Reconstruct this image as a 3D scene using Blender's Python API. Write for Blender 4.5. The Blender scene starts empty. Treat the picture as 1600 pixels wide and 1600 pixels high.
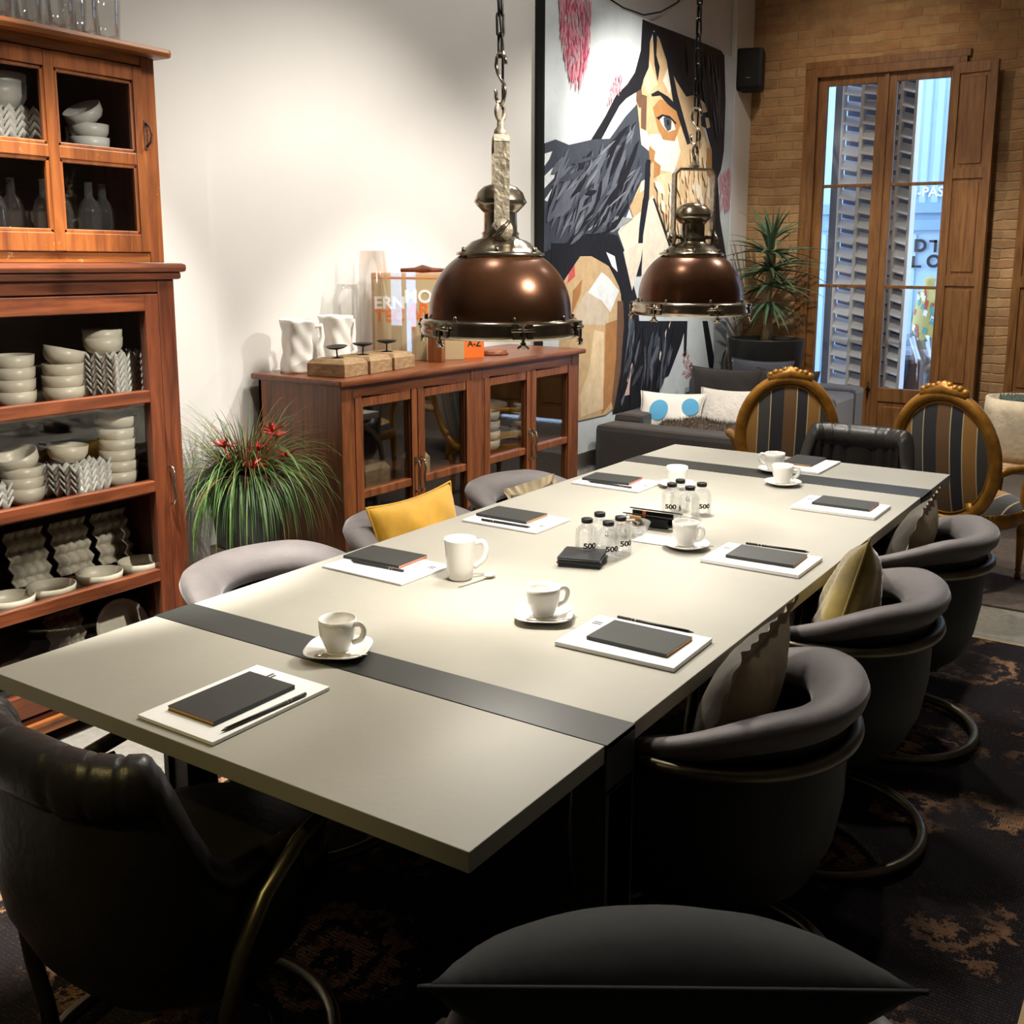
import bpy, bmesh, math, random
from mathutils import Vector, Matrix
from mathutils.geometry import tessellate_polygon
random.seed(7)
PI = math.pi
sc = bpy.context.scene
C = sc.collection
# ---------------------------------------------------------------- camera
cam_d = bpy.data.cameras.new('camera'); cam = bpy.data.objects.new('camera', cam_d); C.objects.link(cam)
sc.camera = cam
YAW, PITCH, ROLL, FPX, PCX, PCY = -0.5614, 0.1737, 0.0083, 1629.49, 860.57, 689.77
def cam_axes():
    f = Vector((math.sin(YAW)*math.cos(PITCH), math.cos(YAW)*math.cos(PITCH), -math.sin(PITCH)))
    r = Vector((math.cos(YAW), -math.sin(YAW), 0)); u = r.cross(f)
    return r*math.cos(ROLL)+u*math.sin(ROLL), -r*math.sin(ROLL)+u*math.cos(ROLL), f
_r, _u, _f = cam_axes()
cam.matrix_world = Matrix(((_r.x, _u.x, -_f.x, .8643), (_r.y, _u.y, -_f.y, -1.1534), (_r.z, _u.z, -_f.z, 1.63), (0, 0, 0, 1)))
cam_d.sensor_width = 36; cam_d.sensor_fit = 'HORIZONTAL'
cam_d.lens = FPX*36/1600; cam_d.shift_x = (800-PCX)/1600; cam_d.shift_y = (PCY-800)/1600
cam_d.clip_start = .02; cam_d.clip_end = 100
# ---------------------------------------------------------------- world, light, exposure
vs = sc.view_settings; vs.view_transform = 'Standard'; vs.look = 'None'; vs.gamma = 1; vs.use_curve_mapping = False
vs.exposure = 0.0
try:
    sc.cycles.use_denoising = True
    sc.cycles.max_bounces = 10; sc.cycles.diffuse_bounces = 4; sc.cycles.glossy_bounces = 4
    sc.cycles.transparent_max_bounces = 40; sc.cycles.transmission_bounces = 8
    sc.cycles.sample_clamp_indirect = 4
    sc.cycles.caustics_reflective = False; sc.cycles.caustics_refractive = False
except Exception: pass
w = bpy.data.worlds.new('world'); sc.world = w; w.use_nodes = True
bgn = w.node_tree.nodes['Background']; bgn.inputs[0].default_value = (.50, .68, 1.0, 1); bgn.inputs[1].default_value = 4.2
WARM = (1, .84, .66)
def spot(name, loc, target, power, angle, blend=.5, radius=.04, col=WARM):
    l = bpy.data.lights.new(name, 'SPOT'); l.energy = power; l.color = col
    l.spot_size = math.radians(angle); l.spot_blend = blend; l.shadow_soft_size = radius
    o = bpy.data.objects.new(name, l); C.objects.link(o); o.location = loc
    d = Vector(target)-Vector(loc); o.rotation_euler = d.to_track_quat('-Z', 'Y').to_euler(); return o
COOLW = (1, .945, .86)
spot('downlight_and_fill', (-1.10, 2.60, 4.05), (-1.10, 2.60, 0), 430, 98, .15, .28, COOLW)
spot('downlight_and_fill', (-1.00, 5.30, 4.15), (-1.30, 5.30, 0), 300, 112, .35, .05, COOLW)
spot('downlight_and_fill', (-1.00, .9, 4.2), (-1.00, .9, 0), 75, 165, .5, .12, COOLW)  # added wide ambient fill that lifts the upper wall
spot('downlight_and_fill', (-1.00, 3.9, 4.2), (-1.00, 3.9, 0), 75, 165, .5, .12, COOLW)  # second added ambient fill, farther down the room
spot('cabinet_spot', (-1.55, .55, 4.1), (-2.15, .62, 0), 1700, 32, .4, .05, COOLW)
spot('cabinet_wash', (1.7, 1.1, 3.5), (-2.35, .95, 1.15), 760, 27, .5, .05, COOLW)
spot('sideboard_fill', (1.5, 3.6, 3.7), (-2.3, 3.0, .85), 560, 28, .5, .05, COOLW)  # added fill light to brighten the contents behind the sideboard glass
spot('painting_spot', (-.35, 5.0, 4.1), (-2.7, 5.6, 2.1), 480, 44, .6, .05, COOLW)
spot('table_spot', (.35, 4.1, 4.1), (-.5, 1.9, .75), 150, 40, .8, .06, COOLW)
spot('lounge_spot', (.2, 3.4, 4.1), (-.5, 4.6, .6), 170, 46, .6, .06, WARM)
spot('brick_spot', (-1.6, 6.0, 4.1), (-1.7, 7.7, 2.4), 55, 80, .8, .06, WARM)
spot('front_fill', (-1.3, -2.7, 4.1), (-.80, .0, .66), 150, 24, .8, .06, (1, .80, .30))  # added yellow fill from behind the camera for the table's near edge
# ---------------------------------------------------------------- helpers: meshes
class M:
    def __init__(s): s.v = []; s.f = []; s.sm = []
    def add(s, vs, fs, smooth=False):
        n = len(s.v); s.v += [tuple(v) for v in vs]; s.f += [tuple(i+n for i in f) for f in fs]; s.sm += [smooth]*len(fs); return s
    def box(s, a, b, bev=0):
        x0, y0, z0 = [min(a[i], b[i]) for i in range(3)]; x1, y1, z1 = [max(a[i], b[i]) for i in range(3)]
        bev = min(bev, (x1-x0)/2.01, (y1-y0)/2.01, (z1-z0)/2.01)
        if bev <= 0:
            return s.add([(x0,y0,z0),(x1,y0,z0),(x1,y1,z0),(x0,y1,z0),(x0,y0,z1),(x1,y0,z1),(x1,y1,z1),(x0,y1,z1)],
                         [(0,3,2,1),(4,5,6,7),(0,1,5,4),(1,2,6,5),(2,3,7,6),(3,0,4,7)])
        b1 = bmesh.new(); bmesh.ops.create_cube(b1, size=1)
        for v in b1.verts: v.co = Vector(((x0+x1)/2+v.co.x*(x1-x0), (y0+y1)/2+v.co.y*(y1-y0), (z0+z1)/2+v.co.z*(z1-z0)))
        bmesh.ops.bevel(b1, geom=list(b1.edges), offset=bev, segments=2, affect='EDGES', profile=.6)
        b1.verts.index_update(); r = s.add([v.co[:] for v in b1.verts], [[v.index for v in f.verts] for f in b1.faces]); b1.free(); return r
    def lathe(s, prof, c=(0,0,0), n=32, axis='z', smooth=True, ang=2*PI):
        full = abs(ang-2*PI) < 1e-6; k = n if full else n+1; vs = []
        for i in range(k):
            a = ang*i/n
            for r, z in prof:
                p = (r*math.cos(a), r*math.sin(a), z)
                if axis == 'x': p = (p[2], p[0], p[1])
                if axis == 'y': p = (p[0], p[2], p[1])
                vs.append((c[0]+p[0], c[1]+p[1], c[2]+p[2]))
        m = len(prof); fs = []
        for i in range(n):
            j = (i+1) % k
            for q in range(m-1): fs.append((i*m+q, j*m+q, j*m+q+1, i*m+q+1))
        return s.add(vs, fs, smooth)
    def tube(s, pts, r, n=10, closed=False, caps=True, flat=1.0, up=None):
        P = [Vector(p) for p in pts]; N = len(P); R = r if isinstance(r, (list, tuple)) else [r]*N
        vs = []; prev = None
        for i in range(N):
            if closed: t = P[(i+1) % N]-P[i-1]
            else: t = P[min(i+1, N-1)]-P[max(i-1, 0)]
            t.normalize()
            if prev is None:
                a = Vector(up) if up else (Vector((0,0,1)) if abs(t.z) < .9 else Vector((1,0,0)))
            else: a = prev
            a = a-t*a.dot(t)
            if a.length < 1e-6: a = Vector((1,0,0))-t*t.x
            a.normalize(); b = t.cross(a); prev = a
            for k in range(n):
                g = 2*PI*k/n; vs.append(P[i]+(a*math.cos(g)*flat+b*math.sin(g))*R[i])
        fs = []
        for i in range(N if closed else N-1):
            j = (i+1) % N
            for k in range(n): l = (k+1) % n; fs.append((i*n+k, i*n+l, j*n+l, j*n+k))
        if not closed and caps: fs += [tuple(range(n))[::-1], tuple((N-1)*n+k for k in range(n))]
        return s.add(vs, fs, True)
    def grid(s, fn, nu, nv, smooth=True, cu=False, cv=False):
        vs = [fn(i/nu, j/nv) for i in range(nu if cu else nu+1) for j in range(nv if cv else nv+1)]
        mu = nu if cu else nu+1; mv = nv if cv else nv+1; fs = []
        for i in range(nu):
            for j in range(nv):
                a, b = i, (i+1) % mu; c, d = j, (j+1) % mv
                fs.append((a*mv+c, b*mv+c, b*mv+d, a*mv+d))
        return s.add(vs, fs, smooth)
    def prism(s, poly, fn, d):   # poly of 2D points, fn(u, v, depth) -> 3D
        t = tessellate_polygon([[Vector((p[0], p[1], 0)) for p in poly]]); n = len(poly)
        vs = [fn(p[0], p[1], d) for p in poly]+[fn(p[0], p[1], 0) for p in poly]
        fs = [tuple(q) for q in t]+[tuple(i+n for i in q[::-1]) for q in t]+[(i, (i+1) % n, (i+1) % n+n, i+n) for i in range(n)]
        return s.add(vs, fs)
    def xf(s, mat):
        s.v = [tuple(mat @ Vector(v)) for v in s.v]; return s
    def build(s, name, m, parent=None, loc=None, rot=None, bevel=0, fix=True, sub=0, solid=0):
        me = bpy.data.meshes.new(name); me.from_pydata(s.v, [], s.f)
        me.polygons.foreach_set('use_smooth', s.sm)
        if fix:
            b = bmesh.new(); b.from_mesh(me); bmesh.ops.remove_doubles(b, verts=b.verts, dist=1e-5); bmesh.ops.recalc_face_normals(b, faces=b.faces); b.to_mesh(me); b.free()
        me.materials.append(m); o = bpy.data.objects.new(name, me); C.objects.link(o)
        if parent: o.parent = parent
        if loc: o.location = loc
        if rot: o.rotation_euler = rot
        if solid: q = o.modifiers.new('s', 'SOLIDIFY'); q.thickness = abs(solid); q.offset = -1 if solid > 0 else 1
        if bevel:
            q = o.modifiers.new('b', 'BEVEL'); q.width = bevel; q.segments = 2; q.limit_method = 'ANGLE'; q.angle_limit = math.radians(40)
        if sub: q = o.modifiers.new('u', 'SUBSURF'); q.levels = sub; q.render_levels = sub
        return o
def tag(o, label=None, cat=None, group=None, kind=None):
    if label: o['label'] = label
    if cat: o['category'] = cat
    if group: o['group'] = group
    if kind: o['kind'] = kind
    return o
def thing(name, label, cat, loc=(0,0,0), rz=0, group=None):
    o = bpy.data.objects.new(name, None); C.objects.link(o); o.location = loc; o.rotation_euler = (0, 0, rz)
    o.empty_display_size = .05
    return tag(o, label, cat, group)
def struct(o): o['kind'] = 'structure'; return o
def dup(root, loc, rz=0, label=None, group=None, rot=None):
    r = root.copy(); C.objects.link(r); r.location = loc; r.rotation_euler = rot if rot else (0, 0, rz)
    if label: r['label'] = label
    if group: r['group'] = group
    for ch in list(root.children):
        c = ch.copy(); C.objects.link(c); c.parent = r
        for g in list(ch.children):
            d = g.copy(); C.objects.link(d); d.parent = c
    return r
def text(body, size, m, parent, name, mat4, bold=0, bend=None, sx=1):
    cu = bpy.data.curves.new(name, 'FONT'); cu.body = body; cu.size = size; cu.align_x = 'CENTER'; cu.align_y = 'CENTER'; cu.offset = bold
    cu.extrude = size*.01
    t = bpy.data.objects.new('tmp', cu); C.objects.link(t); bpy.context.view_layer.update()
    me = bpy.data.meshes.new_from_object(t.evaluated_get(bpy.context.evaluated_depsgraph_get()))
    bpy.data.objects.remove(t); me.name = name
    for v in me.vertices:
        x, y, z = v.co; x *= sx
        if bend: v.co = Vector(((bend+z)*math.sin(x/bend), -(bend+z)*math.cos(x/bend), y))
        else: v.co = Vector((x, y, z))
        v.co = mat4 @ v.co
    me.materials.clear(); me.materials.append(m); o = bpy.data.objects.new(name, me); C.objects.link(o); o.parent = parent; return o
def cr(P, n=5):
    P = [Vector(p) for p in P]; P = [P[0]*2-P[1]]+P+[P[-1]*2-P[-2]]; o = []
    for i in range(1, len(P)-2):
        for k in range(n):
            t = k/n; a, b, c, d = P[i-1:i+3]; o.append(.5*((2*b)+(c-a)*t+(2*a-5*b+4*c-d)*t*t+(3*b-a-3*c+d)*t**3))
    return o+[P[-2]]
def mx(loc, rx=0, ry=0, rz=0):
    from mathutils import Euler
    return Matrix.Translation(loc) @ Euler((rx, ry, rz)).to_matrix().to_4x4()
# ---------------------------------------------------------------- helpers: materials
def new(name):
    m = bpy.data.materials.new(name); m.use_nodes = True; nt = m.node_tree; return m, nt, nt.nodes['Principled BSDF'], nt.nodes, nt.links
def pbr(name, col, rough=.5, metal=0, bump=0, bscale=40, var=0, vscale=6, spec=.5, sheen=0, coat=0, stretch=None):
    m, nt, p, N, L = new(name)
    p.inputs['Base Color'].default_value = (*col, 1); p.inputs['Roughness'].default_value = rough; p.inputs['Metallic'].default_value = metal
    p.inputs['Specular IOR Level'].default_value = spec; p.inputs['Coat Weight'].default_value = coat
    if sheen: p.inputs['Sheen Weight'].default_value = sheen; p.inputs['Sheen Roughness'].default_value = .4
    tc = N.new('ShaderNodeTexCoord'); mp = N.new('ShaderNodeMapping'); L.new(tc.outputs['Object'], mp.inputs[0])
    if stretch: mp.inputs['Scale'].default_value = stretch
    if var:
        n = N.new('ShaderNodeTexNoise'); n.inputs['Scale'].default_value = vscale; n.inputs['Detail'].default_value = 8; n.inputs['Roughness'].default_value = .6
        L.new(mp.outputs[0], n.inputs['Vector'])
        r = N.new('ShaderNodeValToRGB'); r.color_ramp.elements[0].position = .3; r.color_ramp.elements[1].position = .7
        r.color_ramp.elements[0].color = (*[c*(1-var) for c in col], 1); r.color_ramp.elements[1].color = (*[min(1, c*(1+var)) for c in col], 1)
        L.new(n.outputs[0], r.inputs[0]); L.new(r.outputs[0], p.inputs['Base Color'])
    if bump:
        n = N.new('ShaderNodeTexNoise'); n.inputs['Scale'].default_value = bscale; n.inputs['Detail'].default_value = 6; L.new(mp.outputs[0], n.inputs['Vector'])
        b = N.new('ShaderNodeBump'); b.inputs['Strength'].default_value = bump; b.inputs['Distance'].default_value = .01; L.new(n.outputs[0], b.inputs['Height']); L.new(b.outputs[0], p.inputs['Normal'])
    return m
def wood(name, dark, light, scale=(3, 3, 18), rough=.4, wear=None, coat=.15):
    m, nt, p, N, L = new(name)
    tc = N.new('ShaderNodeTexCoord'); mp = N.new('ShaderNodeMapping'); mp.inputs['Scale'].default_value = scale; L.new(tc.outputs['Object'], mp.inputs[0])
    n = N.new('ShaderNodeTexNoise'); n.inputs['Scale'].default_value = 2.2; n.inputs['Detail'].default_value = 9; n.inputs['Roughness'].default_value = .62; n.inputs['Distortion'].default_value = .6
    L.new(mp.outputs[0], n.inputs['Vector'])
    r = N.new('ShaderNodeValToRGB'); r.color_ramp.elements[0].position = .32; r.color_ramp.elements[1].position = .68
    r.color_ramp.elements[0].color = (*dark, 1); r.color_ramp.elements[1].color = (*light, 1); L.new(n.outputs[0], r.inputs[0]); out = r.outputs[0]
    if wear:
        n2 = N.new('ShaderNodeTexNoise'); n2.inputs['Scale'].default_value = 14; n2.inputs['Detail'].default_value = 10; n2.inputs['Roughness'].default_value = .75; L.new(tc.outputs['Object'], n2.inputs['Vector'])
        r2 = N.new('ShaderNodeValToRGB'); r2.color_ramp.elements[0].position = .64; r2.color_ramp.elements[1].position = .70; L.new(n2.outputs[0], r2.inputs[0])
        mi = N.new('ShaderNodeMixRGB'); L.new(r2.outputs[0], mi.inputs[0]); L.new(out, mi.inputs[1]); mi.inputs[2].default_value = (*wear, 1); out = mi.outputs[0]
    L.new(out, p.inputs['Base Color']); p.inputs['Roughness'].default_value = rough; p.inputs['Coat Weight'].default_value = coat; p.inputs['Coat Roughness'].default_value = .25
    b = N.new('ShaderNodeBump'); b.inputs['Strength'].default_value = .15; b.inputs['Distance'].default_value = .004; L.new(n.outputs[0], b.inputs['Height']); L.new(b.outputs[0], p.inputs['Normal'])
    return m
def glass(name, tint=(.97, .98, .97), base=.05, edge=.55, rough=.02, milk=0):
    m, nt, p, N, L = new(name); N.remove(p); out = N['Material Output']
    t = N.new('ShaderNodeBsdfTransparent'); t.inputs[0].default_value = (*tint, 1)
    g = N.new('ShaderNodeBsdfGlossy'); g.inputs['Roughness'].default_value = rough; g.inputs[0].default_value = (1, 1, 1, 1)
    lw = N.new('ShaderNodeLayerWeight'); lw.inputs[0].default_value = .35
    mr = N.new('ShaderNodeMapRange'); mr.inputs[1].default_value = 0; mr.inputs[2].default_value = 1; mr.inputs[3].default_value = base; mr.inputs[4].default_value = edge
    L.new(lw.outputs['Fresnel'], mr.inputs[0]); mi = N.new('ShaderNodeMixShader'); L.new(mr.outputs[0], mi.inputs[0]); L.new(t.outputs[0], mi.inputs[1]); L.new(g.outputs[0], mi.inputs[2]); fin = mi.outputs[0]
    if milk:
        df = N.new('ShaderNodeBsdfTranslucent'); df.inputs[0].default_value = (.95, .95, .95, 1); d2_ = N.new('ShaderNodeBsdfDiffuse'); d2_.inputs[0].default_value = (.95, .95, .95, 1)
        dd = N.new('ShaderNodeMixShader'); L.new(df.outputs[0], dd.inputs[1]); L.new(d2_.outputs[0], dd.inputs[2]); m3 = N.new('ShaderNodeMixShader'); m3.inputs[0].default_value = milk; L.new(fin, m3.inputs[1]); L.new(dd.outputs[0], m3.inputs[2]); fin = m3.outputs[0]
    L.new(fin, out.inputs[0])
    return m
def emis(name, col, s):
    m, nt, p, N, L = new(name); p.inputs['Base Color'].default_value = (*col, 1); p.inputs['Emission Color'].default_value = (*col, 1); p.inputs['Emission Strength'].default_value = s; return m
def brick_mat():
    m, nt, p, N, L = new('old_brick')
    tc = N.new('ShaderNodeTexCoord'); mp = N.new('ShaderNodeMapping'); L.new(tc.outputs['Object'], mp.inputs[0]); mp.inputs['Rotation'].default_value = (PI/2, 0, 0)
    nz = N.new('ShaderNodeTexNoise'); nz.inputs['Scale'].default_value = 3.5; nz.inputs['Detail'].default_value = 5; L.new(mp.outputs[0], nz.inputs['Vector'])
    vm = N.new('ShaderNodeMixRGB'); vm.blend_type = 'LINEAR_LIGHT'; vm.inputs[0].default_value = .034; L.new(mp.outputs[0], vm.inputs[1]); L.new(nz.outputs['Color'], vm.inputs[2])
    b = N.new('ShaderNodeTexBrick'); L.new(vm.outputs[0], b.inputs[0]); b.inputs['Scale'].default_value = 1; b.inputs['Brick Width'].default_value = .29; b.inputs['Row Height'].default_value = .075
    b.inputs['Mortar Size'].default_value = .009; b.inputs['Mortar Smooth'].default_value = .7; b.inputs['Bias'].default_value = -.1
    b.inputs['Color1'].default_value = (.41, .215, .095, 1); b.inputs['Color2'].default_value = (.52, .315, .145, 1); b.inputs['Mortar'].default_value = (.47, .31, .155, 1)
    n2 = N.new('ShaderNodeTexNoise'); n2.inputs['Scale'].default_value = 5; n2.inputs['Detail'].default_value = 10; n2.inputs['Roughness'].default_value = .7; L.new(mp.outputs[0], n2.inputs['Vector'])
    mu = N.new('ShaderNodeMixRGB'); mu.blend_type = 'OVERLAY'; mu.inputs[0].default_value = .75; L.new(b.outputs[0], mu.inputs[1]); L.new(n2.outputs[0], mu.inputs[2])
    L.new(mu.outputs[0], p.inputs['Base Color']); p.inputs['Roughness'].default_value = .85
    ad = N.new('ShaderNodeMath'); ad.operation = 'SUBTRACT'; L.new(n2.outputs[0], ad.inputs[0]); L.new(b.outputs['Fac'], ad.inputs[1])
    bu = N.new('ShaderNodeBump'); bu.inputs['Strength'].default_value = .6; bu.inputs['Distance'].default_value = .02; L.new(ad.outputs[0], bu.inputs['Height']); L.new(bu.outputs[0], p.inputs['Normal'])
    return m
def rug_mat():
    m, nt, p, N, L = new('faded_rug')
    tc = N.new('ShaderNodeTexCoord')
    def noise(s, d, r=.6, dist=0):
        n = N.new('ShaderNodeTexNoise'); n.inputs['Scale'].default_value = s; n.inputs['Detail'].default_value = d; n.inputs['Roughness'].default_value = r; n.inputs['Distortion'].default_value = dist; L.new(tc.outputs['Object'], n.inputs['Vector']); return n.outputs[0]
    def ramp(x, a, b, ca=(0,0,0,1), cb=(1,1,1,1)):
        r = N.new('ShaderNodeValToRGB'); r.color_ramp.elements[0].position = a; r.color_ramp.elements[1].position = b; r.color_ramp.elements[0].color = ca; r.color_ramp.elements[1].color = cb; L.new(x, r.inputs[0]); return r.outputs[0]
    def mul(a, b, op='MULTIPLY'):
        x = N.new('ShaderNodeMath'); x.operation = op
        L.new(a, x.inputs[0])
        if isinstance(b, float): x.inputs[1].default_value = b
        else: L.new(b, x.inputs[1])
        return x.outputs[0]
    dn = N.new('ShaderNodeTexNoise'); dn.inputs['Scale'].default_value = 7; dn.inputs['Detail'].default_value = 6; dn.inputs['Roughness'].default_value = .7; L.new(tc.outputs['Object'], dn.inputs['Vector'])
    dm = N.new('ShaderNodeMixRGB'); dm.blend_type = 'LINEAR_LIGHT'; dm.inputs[0].default_value = .16; L.new(tc.outputs['Object'], dm.inputs[1]); L.new(dn.outputs['Color'], dm.inputs[2])
    vo = N.new('ShaderNodeTexVoronoi'); vo.inputs['Scale'].default_value = 2.3; vo.inputs['Randomness'].default_value = .55; L.new(dm.outputs[0], vo.inputs['Vector'])
    rings = N.new('ShaderNodeMath'); rings.operation = 'SINE'; L.new(mul(vo.outputs['Distance'], 38.0), rings.inputs[0])
    med = ramp(mul(mul(rings.outputs[0], .14), mul(noise(55, 4, .8, 1.5), .95), 'ADD'), .46, .54)
    patch = ramp(vo.outputs['Distance'], .34, .52, (1,1,1,1), (0,0,0,1))
    fade = ramp(noise(1.7, 4), .42, .56)
    mask = mul(mul(med, patch), fade)
    wv = N.new('ShaderNodeTexWave'); wv.inputs['Scale'].default_value = 38; wv.bands_direction = 'X'; wv.inputs['Distortion'].default_value = 1.5; wv.inputs['Detail'].default_value = 2; L.new(tc.outputs['Object'], wv.inputs['Vector'])
    wv2 = N.new('ShaderNodeTexWave'); wv2.inputs['Scale'].default_value = 30; wv2.bands_direction = 'Y'; wv2.inputs['Distortion'].default_value = 1; L.new(tc.outputs['Object'], wv2.inputs['Vector'])
    spk = mul(mul(wv.outputs[1], wv2.outputs[1]), ramp(noise(120, 3), .5, .62))
    base = N.new('ShaderNodeMixRGB'); base.inputs[1].default_value = (.012, .009, .010, 1); base.inputs[2].default_value = (.10, .085, .075, 1); L.new(mul(spk, ramp(noise(2.2, 3), .4, .7)), base.inputs[0])
    mi = N.new('ShaderNodeMixRGB'); L.new(mask, mi.inputs[0]); L.new(base.outputs[0], mi.inputs[1]); mi.inputs[2].default_value = (.30, .165, .085, 1)
    L.new(mi.outputs[0], p.inputs['Base Color']); p.inputs['Roughness'].default_value = .95; p.inputs['Specular IOR Level'].default_value = .15
    bu = N.new('ShaderNodeBump'); bu.inputs['Strength'].default_value = .5; bu.inputs['Distance'].default_value = .004
    L.new(mul(wv.outputs[1], wv2.outputs[1], 'ADD'), bu.inputs['Height']); L.new(bu.outputs[0], p.inputs['Normal'])
    return m
def floor_mat():
    m, nt, p, N, L = new('stone_floor')
    tc = N.new('ShaderNodeTexCoord'); b = N.new('ShaderNodeTexBrick'); L.new(tc.outputs['Object'], b.inputs[0])
    b.offset = 0; b.inputs['Scale'].default_value = 1; b.inputs['Brick Width'].default_value = .6; b.inputs['Row Height'].default_value = .6; b.inputs['Mortar Size'].default_value = .004
    b.inputs['Color1'].default_value = (.23, .22, .19, 1); b.inputs['Color2'].default_value = (.20, .195, .17, 1); b.inputs['Mortar'].default_value = (.15, .14, .12, 1)
    n = N.new('ShaderNodeTexNoise'); n.inputs['Scale'].default_value = 30; n.inputs['Detail'].default_value = 10; n.inputs['Roughness'].default_value = .75; L.new(tc.outputs['Object'], n.inputs['Vector'])
    mu = N.new('ShaderNodeMixRGB'); mu.blend_type = 'OVERLAY'; mu.inputs[0].default_value = .55; L.new(b.outputs[0], mu.inputs[1]); L.new(n.outputs[0], mu.inputs[2]); L.new(mu.outputs[0], p.inputs['Base Color'])
    p.inputs['Roughness'].default_value = .18
    return m
def stripe_mat():
    m, nt, p, N, L = new('striped_fabric')
    tc = N.new('ShaderNodeTexCoord'); sx = N.new('ShaderNodeSeparateXYZ'); L.new(tc.outputs['Object'], sx.inputs[0])
    a = N.new('ShaderNodeMath'); a.operation = 'MULTIPLY'; a.inputs[1].default_value = 1/.34; L.new(sx.outputs[0], a.inputs[0])
    ad = N.new('ShaderNodeMath'); ad.operation = 'ADD'; ad.inputs[1].default_value = 10.08; L.new(a.outputs[0], ad.inputs[0])
    f = N.new('ShaderNodeMath'); f.operation = 'FRACT'; L.new(ad.outputs[0], f.inputs[0])
    r = N.new('ShaderNodeValToRGB'); r.color_ramp.interpolation = 'CONSTANT'; e = r.color_ramp.elements
    br, bk, cr, gy, au = (.14, .070, .024, 1), (.016, .016, .020, 1), (.50, .42, .25, 1), (.045, .042, .038, 1), (.30, .145, .028, 1)
    seq = [(0, br), (.20, cr), (.215, bk), (.38, cr), (.395, au), (.58, cr), (.595, gy), (.78, cr), (.795, bk)]
    e[0].position = 0; e[0].color = br; e[1].position = seq[1][0]; e[1].color = seq[1][1]
    for q, c in seq[2:]: x = e.new(q); x.color = c
    L.new(f.outputs[0], r.inputs[0]); L.new(r.outputs[0], p.inputs['Base Color']); p.inputs['Roughness'].default_value = .7; p.inputs['Sheen Weight'].default_value = .2
    return m
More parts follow.
